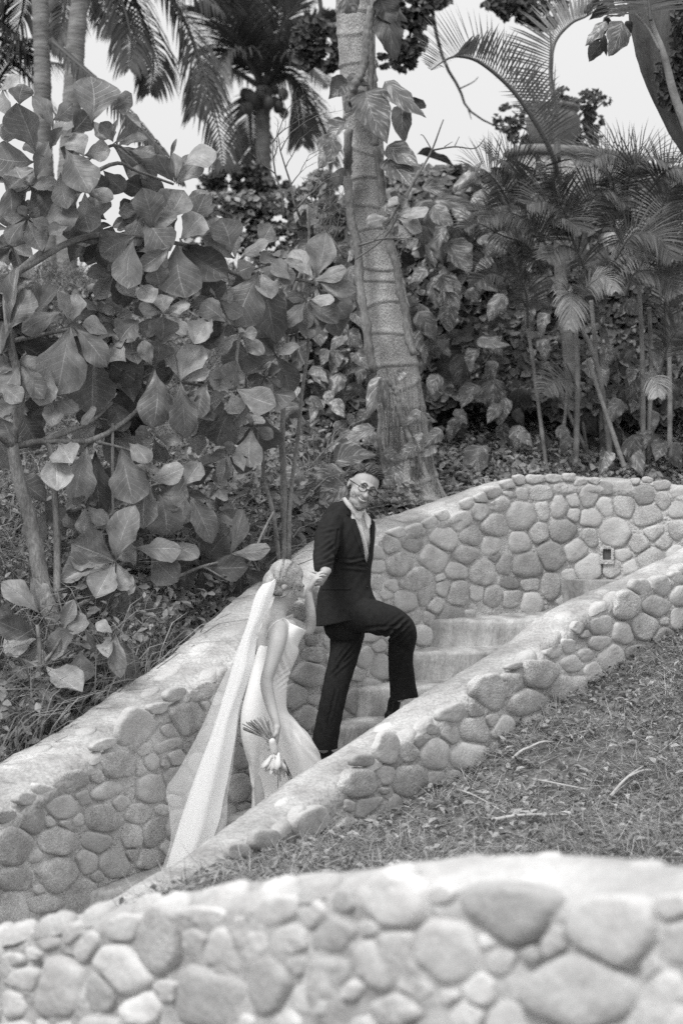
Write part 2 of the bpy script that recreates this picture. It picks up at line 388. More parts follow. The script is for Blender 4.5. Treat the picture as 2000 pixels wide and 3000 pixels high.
def put_stones(stones, Mch, parent, gap, proud=.30, seed=1, infl=1.1, embed=.02, npt=20, mats=None, mx_proud=.06):
    cnt = 0
    for i, (s, o) in enumerate(zip(stones, pack(stones, gap, infl, seed, npt))):
        if o is None: continue
        cx, cy, out, r = o; R = random.Random(seed*997+i)
        Yc = Mch.Y(cx) if hasattr(Mch, 'Y') else 9
        pr = min(mx_proud, max(.012, r*Yc/F*proud*R.uniform(.8, 1.25)))
        ang = R.random() < .45                              # angular, flatter stone
        tx, ty = R.uniform(-.45, .45), R.uniform(-.45, .45)
        rings = [(1.06, -embed), (1.0, .18*pr), (.93, .55*pr), (.80, .82*pr), (.55, .97*pr), (.27, 1.02*pr)]
        if ang: rings = [(1.05, -embed), (1.0, .30*pr), (.95, .70*pr), (.84, .90*pr), (.58, .98*pr), (.27, pr)]
        V = []; n = len(out)
        for sc_, h in rings:
            for k, (x, y) in enumerate(out):
                dx, dy = (x-cx)*sc_, (y-cy)*sc_
                hh = h if h < 0 else h*(1+tx*dx/(r+1)+ty*dy/(r+1))+pr*.42*sc_*mn.noise(Vector((dx/r*2.1+i*3.3, dy/r*2.1, h*9)))+pr*.12*mn.noise(Vector((dx/r*6+i*3.3, dy/r*6, 5)))
                V.append(Mch(cx+dx, cy+dy, hh))
        V.append(Mch(cx, cy, pr*(1.03+.2*mn.noise(Vector((i*3.3, 0, 9*pr))))))
        Fc = []
        for a in range(len(rings)-1):
            for k in range(n): Fc.append((a*n+k, a*n+(k+1) % n, (a+1)*n+(k+1) % n, (a+1)*n+k))
        for k in range(n): Fc.append(((len(rings)-1)*n+k, (len(rings)-1)*n+(k+1) % n, len(V)-1))
        Fc = [f[::-1] for f in Fc]
        ob = obj('stone', V, Fc, (mats or M_stone)[int(s[5])], parent); cnt += 1
    return cnt
def fromcrop(lst, ox, oy, k=.6378):
    out = []
    for t in lst:
        x, y, rx, ry = t[:4]; ro = math.radians(t[4]) if len(t) > 4 else 0; sh = t[5] if len(t) > 5 else 0
        out.append((ox+x*k, oy+y*k, rx*k, ry*k, ro, sh))
    return out
# shades: 0 river grey, 1 speckled granite, 2 dark, 3 pale
BR = fromcrop([(820,960,75,75,0,0),(1010,1030,55,62,20,2),(855,1185,72,56,0,2),(960,1140,62,72,20,2),(540,980,54,46,0,3),(470,1060,58,56,0,3),(590,1050,52,44,30,1),(700,1000,62,50,0,1),(572,1135,64,42,0,1),(682,1100,42,52,0,0),(420,1150,60,58,30,3),(265,1178,56,54,0,1),(222,1085,42,52,20,1),(325,1095,46,28,0,2),(335,1250,78,52,-15,1),(530,1215,56,38,0,0),(640,1215,60,66,0,1),(740,1180,38,46,0,1),(530,1312,50,66,10,1),(470,1290,30,36,0,3),(622,1310,35,36,0,0),(690,1325,50,46,0,1),(775,1270,46,24,20,2),(865,1275,48,30,0,1),(960,1280,50,62,0,1),(1045,1235,34,30,0,0),(1130,1205,55,74,20,0),(1070,1115,50,50,0,3),(1140,1055,34,42,0,1),(1250,1030,70,62,0,0),(1150,965,56,44,0,3),(1210,922,40,48,0,0),(1295,912,50,50,0,1),(1390,868,46,50,0,2),(1130,868,38,62,20,0),(1212,828,36,34,0,2),(1290,822,38,40,0,3),(1062,890,30,36,0,0),(1000,920,36,62,20,3),(920,930,30,50,0,1),(910,860,50,38,0,1),(730,900,58,34,-20,1),(635,930,42,42,0,0),(830,862,30,30,0,3),(995,832,26,22,0,1),(900,1035,50,46,0,1),(820,1072,48,52,0,0),(1405,955,60,56,0,1),(1480,882,40,50,0,1),(1540,925,38,50,0,0),(1430,1035,44,40,0,1),(1372,1085,48,38,0,1),(1540,1020,38,50,0,1),(1475,1080,34,34,0,1),(1290,1140,44,28,0,0),(1245,1205,46,38,0,1),(300,1350,52,44,0,3),(380,1330,36,36,30,1),(432,1372,40,36,0,1),(230,1278,30,26,0,0),(160,1190,36,28,0,3),(155,1262,30,34,0,1),(1065,950,30,34,0,0),(700,1150,30,20,0,2),(760,860,25,14,0,3)], 1000, 900)
# rounded stones set along the wall's rim
BR += fromcrop([(700,852,44,24,-10,3),(765,812,34,18,-10,3),(815,792,28,20,0,3),(890,790,42,18,0,3),(975,786,36,18,0,3),(1045,780,30,15,0,3),(1095,805,30,15,0,0),(1160,800,30,16,0,0),(1225,790,30,14,0,3),(1290,785,28,14,0,0),(1350,800,26,14,0,0),(1400,795,28,14,0,0),(1470,822,36,24,0,0),(640,880,36,22,-20,3),(580,900,40,20,-25,3),(520,925,36,20,-25,3),(470,955,34,22,-20,3),(410,990,34,20,-20,3),(335,1020,38,20,-20,0),(245,1040,46,20,-20,3),(1530,860,34,26,0,3)], 1000, 900)
BL = fromcrop([(620,370,62,86,30,0),(868,318,92,70,-10,1),(545,535,104,56,-8,1),(790,440,100,28,-20,0),(695,520,33,36,0,0),(345,610,56,46,-15,1),(500,650,102,36,-12,0),(300,735,80,50,-5,0),(135,790,64,58,0,2),(130,692,54,26,0,0),(35,775,42,32,0,2),(690,640,64,60,0,0),(470,780,92,58,-15,1),(632,760,62,46,0,1),(270,880,96,60,-12,1),(442,890,66,46,0,0),(605,860,44,56,0,1),(705,845,48,64,0,1),(750,740,38,22,0,3),(70,900,84,92,0,1),(60,1060,86,56,0,1),(265,1040,106,70,-10,1),(520,990,76,60,0,0),(690,970,66,44,0,1),(55,1205,76,92,0,1),(205,1170,86,46,0,1),(375,1150,76,80,0,1),(225,1250,90,34,0,1),(35,1345,52,50,0,0),(480,440,56,20,-20,0),(200,650,56,22,10,3),(885,212,24,20,0,3),(940,195,52,36,-20,1),(725,275,46,22,-10,3),(1412,112,82,56,-15,0),(1355,225,52,62,10,0),(1410,305,56,56,0,0),(1430,30,64,34,-10,1),(1110,500,46,50,0,0),(820,600,62,62,0,0),(815,830,44,84,0,0),(810,210,46,26,-15,0),(655,460,30,30,0,0),(960,420,60,60,0,1),(930,540,60,60,0,0),(1480,360,40,30,0,1),(1365,-175,50,40,0,1),(1450,-120,50,40,20,0)], 0, 1900)
def inB(x, y, r):
    t = yB(x)
    if y < t+r*.75+10: return False
    base = np.interp(x, [-200, 300, 480, 700, 1000, 1270, 1500, 1700, 2100], [2950, 2700, 2560, 2370, 2120, 1800, 1760, 1730, 1690])
    return y < base+25 and not (1735 < x < 1800 and 1590 < y < 1660)
stB = fill(BR+BL, inB, (-150, 1380, 2080, 2900), 15, 44, 9000, 5)
nB = put_stones(stB, MBf, wallB, 5, seed=2, proud=.23, infl=1.20, npt=24)
CS = fromcrop([(685,205,85,76,-20,1),(905,115,72,62,0,1),(845,250,112,56,-5,1),(1035,195,76,66,0,1),(1155,105,42,46,0,0),(1055,70,46,34,0,0),(1240,60,60,72,10,3),(610,372,78,56,0,1),(430,480,60,76,15,0),(515,300,66,38,-20,3),(590,505,92,70,0,3),(310,610,72,72,0,1),(195,582,42,42,0,3),(300,470,46,46,0,1),(215,455,50,70,20,0),(95,515,48,28,-10,0),(90,622,92,62,-40,1),(105,725,86,38,-42,0),(245,715,34,50,0,3),(430,600,34,40,0,3),(735,360,62,48,0,3),(325,390,70,14,-25,3),(790,82,36,14,-20,3),(970,18,46,22,-15,3),(690,330,34,30,0,3)], 1000, 1900)
CS += fromcrop([(1310,1370,56,70,20,1),(1470,1280,48,46,0,0),(1435,1375,62,50,0,0),(1180,1462,62,40,-10,0),(1390,1462,70,60,0,1),(1290,1492,48,48,0,3),(1545,1325,40,50,0,3),(1372,1285,46,34,0,3),(1540,1440,40,60,0,3),(1180,1540,52,30,0,3),(1540,1245,40,28,0,0),(1120,1500,30,16,-15,3)], 1000, 900)
CS += fromcrop([(1225,880,60,46,0,0),(1100,935,46,34,0,0),(1420,800,84,56,-30,0)], 0, 1900)
def inC(x, y, r):
    return y > MCf.top(x)+r*.8 and y < np.interp(x, [550, 1100, 1255, 1542, 1720, 1893, 2050], [2590, 2440, 2345, 2150, 2050, 1930, 1860]) and x > 1000
stC = fill(CS, inC, (1000, 1600, 2100, 2450), 16, 40, 3000, 8)
nC = put_stones(stC, MCf, wallC, 6, seed=5, proud=.24, mx_proud=.045, infl=1.18, npt=24)
AS = fromcrop([(740,1345,104,150,10,1),(1040,1390,92,120,0,0),(900,1350,66,60,0,0),(570,1285,66,60,0,0),(955,1240,124,46,5,3),(1265,1215,122,66,-15,3),(1250,1545,95,160,5,2),(970,1600,170,175,10,2),(460,1585,60,100,0,2),(275,1560,104,145,0,0),(215,1335,88,46,5,3),(105,1520,78,52,0,3),(570,1480,90,150,-40,3),(160,1398,34,30,0,0),(400,1370,44,80,20,0),(70,1430,58,32,0,3),(650,1650,80,80,0,3),(60,1640,60,70,0,0)], 0, 1900)
AS += fromcrop([(255,1165,140,120,35,3),(775,1225,226,130,10,2),(500,1410,180,150,30,0),(1260,1310,230,150,0,0),(1120,1580,360,175,0,2),(150,1440,150,86,55,0),(460,1130,70,40,0,3),(260,1665,260,80,5,1),(15,1160,44,52,0,2),(1500,1560,90,90,0,3),(1520,1190,80,60,0,3),(640,1560,70,100,0,3)], 1000, 1900)
def inA(x, y, r): return y > MAf.top(x)+r*.85
stA = fill(AS, inA, (-200, 2640, 2300, 3150), 30, 80, 2500, 9)
nA = put_stones(stA, MAf, wallA, 12, seed=9, proud=.28, infl=1.14, npt=26, mx_proud=.09, mats=M_pale)
print('STONES', nB, nC, nA)
# flat stones bedded in the retaining wall's mortar top, lower left
def copchart(front, back):
    xs = np.array([proj(p)[0] for p in front]); 
    def M(a, b, h):                                    # a: px along, b: 0..1000 across
        i = np.interp(a, xs, np.arange(len(front))); k = int(min(i, len(front)-2)); t = i-k; v = b/1000.
        f = front[k].lerp(front[k+1], t); q = back[k].lerp(back[k+1], t); r = f.lerp(q, v); return r+Vector((0, 0, h+.018*math.sin(math.pi*v)-.002))
    M.Y = lambda a: 9.0
    return M
MBc = copchart(Bf, Bb)
for (a, v, ra, rv, sh) in [(250, .72, 26, .13, 0), (355, .55, 22, .12, 0), (430, .2, 20, .1, 0), (600, .62, 34, .14, 0), (520, .45, 22, .1, 0), (690, .6, 30, .12, 0), (560, .82, 16, .08, 0), (760, .4, 26, .15, 0), (1150, .5, 22, .16, 3), (1250, .4, 24, .15, 3), (1340, .55, 20, .15, 3)]:
    out = [(a+ra*math.cos(k*math.pi/8), (v+rv*math.sin(k*math.pi/8))*1000) for k in range(16)]
    V = []
    for s_, h in ((1.05, -.01), (1, .004), (.85, .010), (.5, .013)):
        V += [MBc(a+(x-a)*s_, v*1000+(y-v*1000)*s_, h) for x, y in out]
    V.append(MBc(a, v*1000, .014)); Fc = [(r_*16+k, (r_+1)*16+k, (r_+1)*16+(k+1) % 16, r_*16+(k+1) % 16)[::-1] for r_ in range(3) for k in range(16)]+[(48+k, 48+(k+1) % 16, 64) for k in range(16)]
    obj('stone', V, Fc, M_stone[sh], wallB)
# cobbles that run up over the rims of the parapet and of the foreground wall
RC = random.Random(77)
def rim_cobbles(front, back, parent, mats, x0, x1, stepx, vlo, vhi, rpx, seed, skip=.2, h0=.03):
    Mc = copchart(front, back); x = x0; k_ = 0; N_ = 18
    while x < x1:
        v = RC.uniform(vlo, vhi); ra = rpx*RC.uniform(.6, 1.15); rv = RC.uniform(.10, .17); k_ += 1
        if RC.random() > skip:
            ph = RC.uniform(0, 6.28); e1 = [1+.18*mn.noise(Vector((math.cos(t*6.283/N_)*1.5+k_*4.1, math.sin(t*6.283/N_)*1.5, seed))) for t in range(N_)]
            out = [(x+ra*e1[t]*math.cos(t*6.283/N_), max(-40, (v+rv*e1[t]*math.sin(t*6.283/N_))*1000)) for t in range(N_)]; V = []
            for s_, h in ((1.06, -.02), (1, .003), (.9, h0*.55), (.68, h0*.9), (.36, h0*1.05)):
                V += [Mc(x+(a-x)*s_, v*1000+(b-v*1000)*s_, h*(1+.2*mn.noise(Vector((a*.05, b*.01, h*20))))) for a, b in out]
            V.append(Mc(x, v*1000, h0*1.08))
            Fc = [(r_*N_+q, (r_+1)*N_+q, (r_+1)*N_+(q+1) % N_, r_*N_+(q+1) % N_)[::-1] for r_ in range(4) for q in range(N_)]+[(4*N_+q, 4*N_+(q+1) % N_, 5*N_) for q in range(N_)]
            obj('stone', V, Fc, mats[RC.choice((0, 0, 1, 3))], parent)
        x += stepx*RC.uniform(.75, 1.4)
rim_cobbles(Cf, Cb, wallC, M_stone, 640, 2060, 62, .05, .16, 26, 1, .15, .028)
rim_cobbles(Cf, Cb, wallC, M_stone, 900, 2060, 150, .35, .8, 22, 2, .3, .014)
rim_cobbles(Af, Ab, wallA, M_pale, -60, 1300, 105, .04, .2, 46, 3, .1, .035)
rim_cobbles(Af, Ab, wallA, M_pale, 500, 1900, 260, .45, .75, 60, 4, .2, .014)
rim_cobbles(Bf, Bb, wallB, M_stone, 180, 1100, 90, .04, .14, 26, 5, .25, .022)
# drain opening with its mortar frame; hole's shade painted as a flat dark panel
M_drain_shade = mat('drain_shade_dark', .09, .12, 5, 1, 0)
fr = MB()
def framebox(x0, y0, x1, y1, h0, h1):
    V = [MBf(x, y, h) for h in (h0, h1) for (x, y) in ((x0, y0), (x1, y0), (x1, y1), (x0, y1))]
    fr.add(V, [(0, 1, 2, 3), (7, 6, 5, 4), (0, 4, 5, 1), (1, 5, 6, 2), (2, 6, 7, 3), (3, 7, 4, 0)])
framebox(1753, 1600, 1762, 1652, -.02, .035); framebox(1788, 1604, 1796, 1652, -.02, .035); framebox(1762, 1600, 1788, 1608, -.02, .034); framebox(1762, 1640, 1788, 1652, -.02, .034)
dr = fr.build('drain_frame', M_mortar, wallB, smooth=False)
hb = MB(); V = [MBf(x, y, .012) for x, y in ((1763, 1608), (1787, 1608), (1787, 1640), (1763, 1640))]; hb.add(V, [(0, 1, 2, 3)]); hb.build('drain_hole_shade', M_drain_shade, dr, smooth=False)

# ------------------------------------------------------------------ the stairs
stair = thing('stone_staircase', 'curving stone steps with streaked pale risers climbing between the two stone walls', 'stairs')
Bxy = [(p.y, p.x) for p in Bf]; Cxy = [(p.y, p.x) for p in Cb]
def xB(Y):
    for k in range(len(Bf)-1):
        if (Bf[k].y-Y)*(Bf[k+1].y-Y) <= 0: return Bf[k].x
    return Bf[0].x if Y < Bf[0].y else 2.6
def xC(Y):
    ys = [p.y for p in Cb]; xs = [p.x for p in Cb]; return float(np.interp(Y, ys, xs)) if Y >= ys[0] else xs[0]+(Y-ys[0])*1.1
steps = []
for k in range(13, 0, -1):
    Yk = 10.6-.5*(k-4); zk = .275-.19*(k-4)
    if k == 7: Yk, zk = 8.5, -.275
    if k > 7: Yk, zk = 8.5-.5*(k-7), -.275-.24*(k-7)
    if k == 1: steps.append((k, Yk, 14.0, zk))
    else: steps.append((k, Yk, Yk+(1.15 if k == 7 else .62), zk))
for (k, Y0, Y1, z) in steps:
    xa0, xb0 = xB(Y0)-.12, xC(Y0)+.12; xa1, xb1 = xB(Y1)-.12, xC(Y1)+.12
    if k == 1: xa0, xb0, xa1, xb1 = xB(Y0)-.12, xC(Y0)+.12, xa0, 3.0
    V = []; Nx = 60; rows = []
    prof = [(0, -.34), (0, -.25), (0, -.19), (0, -.13), (0, -.07), (-.004, -.025), (.004, -.006), (.025, 0), (.08, .002), (.2, .003), (.4, .004), (1, .006)]
    for i in range(Nx+1):
        u = i/Nx
        for (v, dz) in prof:
            Y = lerp(Y0, Y1, v); x = lerp(lerp(xa0, xb0, u), lerp(xa1, xb1, u), v)
            if k == 1 and v > .5: x = lerp(xB(12.2)-.2, 3.0, u)
            zz = z+dz+.05*(u-.35)*(1 if k <= 3 else .6)
            if v <= .01:                               # hand-tooled upright flutes in the riser
                Y += .022*mn.noise(Vector((x*7, k*3.1, z+dz*1.5)))+.012*mn.noise(Vector((x*22, k*3.1, dz*6)))-.010*abs(math.sin(x*16+k+1.5*mn.noise(Vector((x*3, k, 0)))))
            zz += .012*mn.noise(Vector((x*3, Y*3, k)))+.006*mn.noise(Vector((x*10, Y*10, k)))
            V.append(Vector((x, Y, zz)))
    K = len(prof)
    Fc = [(i*K+j, (i+1)*K+j, (i+1)*K+j+1, i*K+j+1) for i in range(Nx) for j in range(K-1)]
    obj('step', V, Fc, M_step, stair)
# next step up, where the stairs turn away behind the parapet
V = []; 
for (x, Y) in ((1.62, 12.95), (1.95, 12.5), (3.2, 12.2), (3.2, 13.6), (1.7, 13.6)):
    V += [(x, Y, .80), (x, Y, 1.09)]
obj('step', V, [(0, 1, 3, 2), (2, 3, 5, 4), (4, 5, 7, 6), (6, 7, 9, 8), (8, 9, 1, 0), (1, 9, 7, 5, 3)], M_step, stair, smooth=False)
# ------------------------------------------------------------------ ground: lower bank, hillside, wide ground
M_soil = mat('leaf_mould', .08, .22, 12, 1, .8, 50, spk=.3, spks=60)
M_bank = mat('dry_bank_soil', .07, .20, 9, 1, .9, 60, spk=.3, spks=70)
ybase = fn([(300, 2700), (413, 2655), (600, 2570), (850, 2485), (1000, 2440), (1115, 2404), (1191, 2346), (1255, 2315), (1357, 2276), (1446, 2190), (1542, 2123), (1638, 2072), (1720, 2021), (1835, 1938), (1893, 1900), (2000, 1845), (2400, 1640)])
gb = [MCf(px, ybase(px), -.04) for px in np.linspace(300, 2390, 120)]
def bankz(i, t): return gb[i].z - .03*t - .0*t*t
V = []; NT = 60
d_ = Vector((.62, -.78, 0))
for i, g in enumerate(gb):
    for k in range(NT):
        t = 9*(k/(NT-1))**1.3; q = g+d_*t
        zz = g.z-.015*t+.03*mn.noise(Vector((q.x*1.1, q.y*1.1, 0)))*min(1, t)+.015*mn.noise(Vector((q.x*4, q.y*4, 0)))
        V.append(Vector((q.x, q.y, zz)))
bankV = V
Fc = [(i*NT+k, i*NT+k+1, (i+1)*NT+k+1, (i+1)*NT+k) for i in range(len(gb)-1) for k in range(NT-1)]
bank = obj('bank', V, [f for f in Fc], M_bank, kind='structure')
bank_bvh = BVHTree.FromPolygons([tuple(v) for v in V], Fc)
V = [(-900, -300, -2.2), (900, -300, -2.2), (900, 1500, -2.2), (-900, 1500, -2.2)]
obj('ground', V, [(0, 1, 2, 3)], M_bank, smooth=False, kind='structure')
# hillside behind the retaining wall
bx = np.array([p.x for p in Bb]); by_ = np.array([p.y for p in Bb]); bz = np.array([p.z for p in Bb])
Lp = fn([(0, 0), (3.2, 1.75), (6.5, 3.55), (8.5, 4.1), (12, 4.2), (40, 4.2)])      # rise above the coping with distance (left)
def hillz(x, Y, ox, oY, oz):
    t = Y-oY
    zl = .30+ (Y-8.5)*.41 if Y < 17 else 3.78+(min(Y, 22)-17)*.0
    zl = max(zl, oz)
    yr = [(11, 1.2), (12.3, 1.68), (13.2, 1.90), (14.0, 2.08), (14.6, 2.4), (15.4, 3.7), (16.1, 4.45), (17, 4.6), (24, 4.7)]
    zr = float(np.interp(Y, [a for a, b in yr], [b for a, b in yr]))
    zr = max(zr, oz)
    # middle strip falls back at the skyline left of the ringed trunk
    f = sstep(x, -.9, .8); z = lerp(zl, zr, f)
    m = sstep(t, 0, 1.0)
    return lerp(oz-.10, z, m) + .10*mn.noise(Vector((x*.9, Y*.9, 1)))*m+.05*mn.noise(Vector((x*3, Y*3, 1)))*m
V = []; NX, NY = 150, 110; idx = np.linspace(0, len(Bb)-1, NX)
cols_ = [(-8 + q, None) for q in ()]
for i in idx:
    k = int(i); b = Bb[k]
    for j in range(NY):
        t = 30*(j/(NY-1))**2.0
        u = t/8.0
        x = b.x*(1+ .10*t) ; Y = b.y+t*.96
        V.append(Vector((x, Y, hillz(x, Y, b.x, b.y, b.z))))
# extend sideways
HV = np.array([tuple(v) for v in V]).reshape(NX, NY, 3)
L_ = HV[0].copy(); L_[:, 0] -= 40; L2 = HV[0].copy(); L2[:, 0] -= 3; R_ = HV[-1].copy(); R_[:, 0] += 40; R2 = HV[-1].copy(); R2[:, 0] += 3
HV = np.concatenate([L_[None], L2[None], HV, R2[None], R_[None]]); NX += 4
Fc = [(i*NY+k, (i+1)*NY+k, (i+1)*NY+k+1, i*NY+k+1) for i in range(NX-1) for k in range(NY-1)]
hill = obj('hillside', HV.reshape(-1, 3), Fc, M_soil, kind='structure')
hill_bvh = BVHTree.FromPolygons([tuple(v) for v in HV.reshape(-1, 3)], Fc)
CAMP = Vector((0, 0, CZ))
def hit(px, py, bvh):
    d = Vector(((px-1000)/F, 1, -(py-1500)/F)).normalized(); r = bvh.ray_cast(CAMP, d, 80); return r[0], r[1]

# ------------------------------------------------------------------ leaves as one mass: fast numpy scatter
def scatter(name, centers, nrm, size, m, parent=None, shape='leaf', seed=0, aspect=.55, fold=.25, up=.5, label=None, cat=None, **kw):
    """many small folded leaves in one mesh: centers (n,3), nrm (n,3) facing, size (n,)"""
    R = np.random.RandomState(seed); n = len(centers); C = np.asarray(centers, float); Nn = np.asarray(nrm, float)
    d = R.normal(size=(n, 3)); Nn = Nn+R.normal(size=(n, 3))*up; Nn /= np.linalg.norm(Nn, axis=1)[:, None]+1e-9
    d -= Nn*(d*Nn).sum(1)[:, None]; d /= np.linalg.norm(d, axis=1)[:, None]+1e-9
    s = np.cross(Nn, d); S = np.asarray(size)[:, None]
    if shape == 'leaf':
        T = [(0, 0, 0), (.35, .5, 1), (.75, .36, .8), (1.05, 0, .15), (.75, -.36, .8), (.35, -.5, 1), (.5, 0, -.6)]
        V = np.stack([C+d*S*(a-.5)+s*S*b*aspect+Nn*S*c*fold*.5 for a, b, c in T], 1).reshape(-1, 3)
        Q = np.array([[0, 1, 6, 5], [1, 2, 3, 6], [6, 3, 4, 5]])
        Fq = (np.arange(n)[:, None, None]*7+Q[None]).reshape(-1, 4)
    else:                                                # blade of grass / straw
        b1 = R.normal(size=(n, 3))*.25
        T0 = C; T1 = C+d*S*.5+b1*S*.4; T2 = C+d*S+b1*S
        wd = s*S*aspect
        V = np.stack([T0-wd, T0+wd, T1+wd, T1-wd, T2+wd*.3, T2-wd*.3], 1).reshape(-1, 3)
        Q = np.array([[0, 1, 2, 3], [3, 2, 4, 5]]); Fq = (np.arange(n)[:, None, None]*6+Q[None]).reshape(-1, 4)
    uv = np.stack([np.repeat(R.rand(n), V.shape[0]//n), np.repeat(R.rand(n), V.shape[0]//n)], 1)
    me = newmesh(name, V, Fq, m, True, uv)
    o = link(name, me, parent, **kw)
    if label: o['label'] = label; o['category'] = cat
    return o
def bulkmat(name, lo, hi, rough=.5, spec=.4, transl=.2):
    """tone differs from leaf to leaf (each leaf has its own UV)"""
    m = bpy.data.materials.new(name); m.use_nodes = True; n = m.node_tree; N = n.nodes; L = n.links; N.clear()
    out = N.new('ShaderNodeOutputMaterial'); p = N.new('ShaderNodeBsdfPrincipled'); p.inputs['Roughness'].default_value = rough; p.inputs['Specular IOR Level'].default_value = spec
    tc = N.new('ShaderNodeTexCoord'); wn = N.new('ShaderNodeTexWhiteNoise'); wn.noise_dimensions = '2D'; L.new(tc.outputs['UV'], wn.inputs['Vector'])
    pw = N.new('ShaderNodeMath'); pw.operation = 'POWER'; pw.inputs[1].default_value = 1.6; L.new(wn.outputs[0], pw.inputs[0])
    mr = N.new('ShaderNodeMapRange'); mr.inputs[3].default_value = lo; mr.inputs[4].default_value = hi; L.new(pw.outputs[0], mr.inputs[0])
    nz = N.new('ShaderNodeTexNoise'); nz.inputs['Scale'].default_value = 45; L.new(tc.outputs['Object'], nz.inputs[0])
    m2 = N.new('ShaderNodeMapRange'); m2.inputs[3].default_value = .6; m2.inputs[4].default_value = 1.4; L.new(nz.outputs[0], m2.inputs[0])
    mu = N.new('ShaderNodeMath'); mu.operation = 'MULTIPLY'; L.new(mr.outputs[0], mu.inputs[0]); L.new(m2.outputs[0], mu.inputs[1])
    cc = N.new('ShaderNodeCombineColor'); [L.new(mu.outputs[0], cc.inputs[i]) for i in range(3)]; L.new(cc.outputs[0], p.inputs['Base Color'])
    t = N.new('ShaderNodeBsdfTranslucent'); L.new(cc.outputs[0], t.inputs[0]); ms = N.new('ShaderNodeMixShader'); ms.inputs[0].default_value = transl
    L.new(p.outputs[0], ms.inputs[1]); L.new(t.outputs[0], ms.inputs[2]); L.new(ms.outputs[0], out.inputs[0]); return m
M_cover = bulkmat('ground_cover_leaves', .07, .38)
M_ivy = bulkmat('ivy_leaves', .04, .26, rough=.35, spec=.5)
M_litter = bulkmat('dry_leaf_litter', .12, .62, rough=.8, spec=.2)
M_straw = bulkmat('dry_grass_straw', .16, .58, rough=.8, spec=.2)
M_grass = bulkmat('long_grass_blades', .12, .40)
M_dark = bulkmat('dark_small_leaves', .03, .10, rough=.5)  # darkest of the small-leaf tones, varied leaf by leaf

def tri_samples(bvhV, faces, pred, n, R):
    pass
def sample_hill(n, pred, seed, inset=.0):
    """points on the hillside seen from around the camera's side, area-uniform"""
    R = np.random.RandomState(seed); out = []; nn = []
    A = HV[:-1, :-1]; B = HV[1:, :-1]; D = HV[:-1, 1:]; E = HV[1:, 1:]
    ar = np.linalg.norm(np.cross(B-A, D-A), axis=2).ravel(); keep = A[..., 1].ravel() < 19; ar = ar*keep*(np.abs(A[..., 0].ravel()) < 6)
    p = ar/ar.sum(); idx = R.choice(len(p), n*3, p=p); u = R.rand(n*3); v = R.rand(n*3)
    a = A.reshape(-1, 3)[idx]; b = B.reshape(-1, 3)[idx]; d = D.reshape(-1, 3)[idx]; e = E.reshape(-1, 3)[idx]
    q = a*((1-u)*(1-v))[:, None]+b*(u*(1-v))[:, None]+d*((1-u)*v)[:, None]+e*(u*v)[:, None]
    nr = np.cross(b-a, d-a); nr /= np.linalg.norm(nr, axis=1)[:, None]+1e-9; nr *= np.sign(nr[:, 2:3])
    px = 1000+q[:, 0]/q[:, 1]*F; py = 1500-(q[:, 2]-CZ)/q[:, 1]*F
    ok = pred(px, py, q) & (px > -250) & (px < 2250)
    q = q[ok][:n]; nr = nr[ok][:n]; return q, nr
# low plants on the slope at left
q, nr = sample_hill(60000, lambda px, py, q: (q[:, 0] < .7) & (px < 1250), 1)
n = len(q); R = np.random.RandomState(3)
cl = np.array([mn.noise(Vector((a[0]*1.7, a[1]*1.7, a[2]*1.7))) for a in q])
k = cl > -.12
scatter('ground_cover', q[k]+nr[k]*(R.rand(k.sum(), 1)**2*.28), nr[k]+[0, -.7, .2], R.uniform(.035, .085, k.sum()), M_cover, seed=4, aspect=.5, up=.6, kind='stuff', label='low leafy ground cover spreading over the slope at left', cat='ground cover')
q, nr = sample_hill(60000, lambda px, py, q: ((q[:, 0] < .9) & (px < 1400)) | (q[:, 1] < 14.6), 11); R = np.random.RandomState(13)
scatter('leaf_litter', q+nr*(R.rand(len(q), 1)*.03), nr, R.uniform(.03, .10, len(q)), M_litter, seed=14, aspect=.42, up=.5, fold=.5, kind='stuff', label='dry fallen leaves and litter on the slope behind the retaining wall', cat='leaf litter')
# long grass in tufts
q, nr = sample_hill(26000, lambda px, py, q: (q[:, 0] < .2) & (px < 1000), 21); R = np.random.RandomState(23)
cl = np.array([mn.noise(Vector((a[0]*1.1+9, a[1]*1.1, a[2]))) for a in q]); k = (cl > .0) | ((1000+q[:, 0]/q[:, 1]*F) < 260); q = q[k]
def tufts(name, q, m, L0, L1, seed, wdt, lean=.45, **kw):
    R = np.random.RandomState(seed); n = len(q); S = R.uniform(L0, L1, n)[:, None]
    d = R.normal(size=(n, 3))*lean; d[:, 2] = 1; d /= np.linalg.norm(d, axis=1)[:, None]
    s = np.cross(d, R.normal(size=(n, 3))); s /= np.linalg.norm(s, axis=1)[:, None]; dr = d*[1, 1, 0]*2.0
    P0 = q; P1 = q+d*S*.4; P2 = P1+(d+dr*.5)*S*.35; P3 = P2+(d+dr*1.2-[0, 0, .5])*S*.3
    V = np.stack([P0-s*wdt, P0+s*wdt, P1+s*wdt, P1-s*wdt, P2+s*wdt*.8, P2-s*wdt*.8, P3+s*wdt*.15, P3-s*wdt*.15], 1).reshape(-1, 3)
    Q = np.array([[0, 1, 2, 3], [3, 2, 4, 5], [5, 4, 6, 7]]); Fq = (np.arange(n)[:, None, None]*8+Q[None]).reshape(-1, 4)
    uv = np.stack([np.repeat(R.rand(n), 8), np.repeat(R.rand(n), 8)], 1)
    return link(name, newmesh(name, V, Fq, m, True, uv), **kw)
tufts('long_grass', q, M_grass, .15, .5, 5, .004, kind='stuff', label='tufts of long thin grass on the left slope', category='grass')
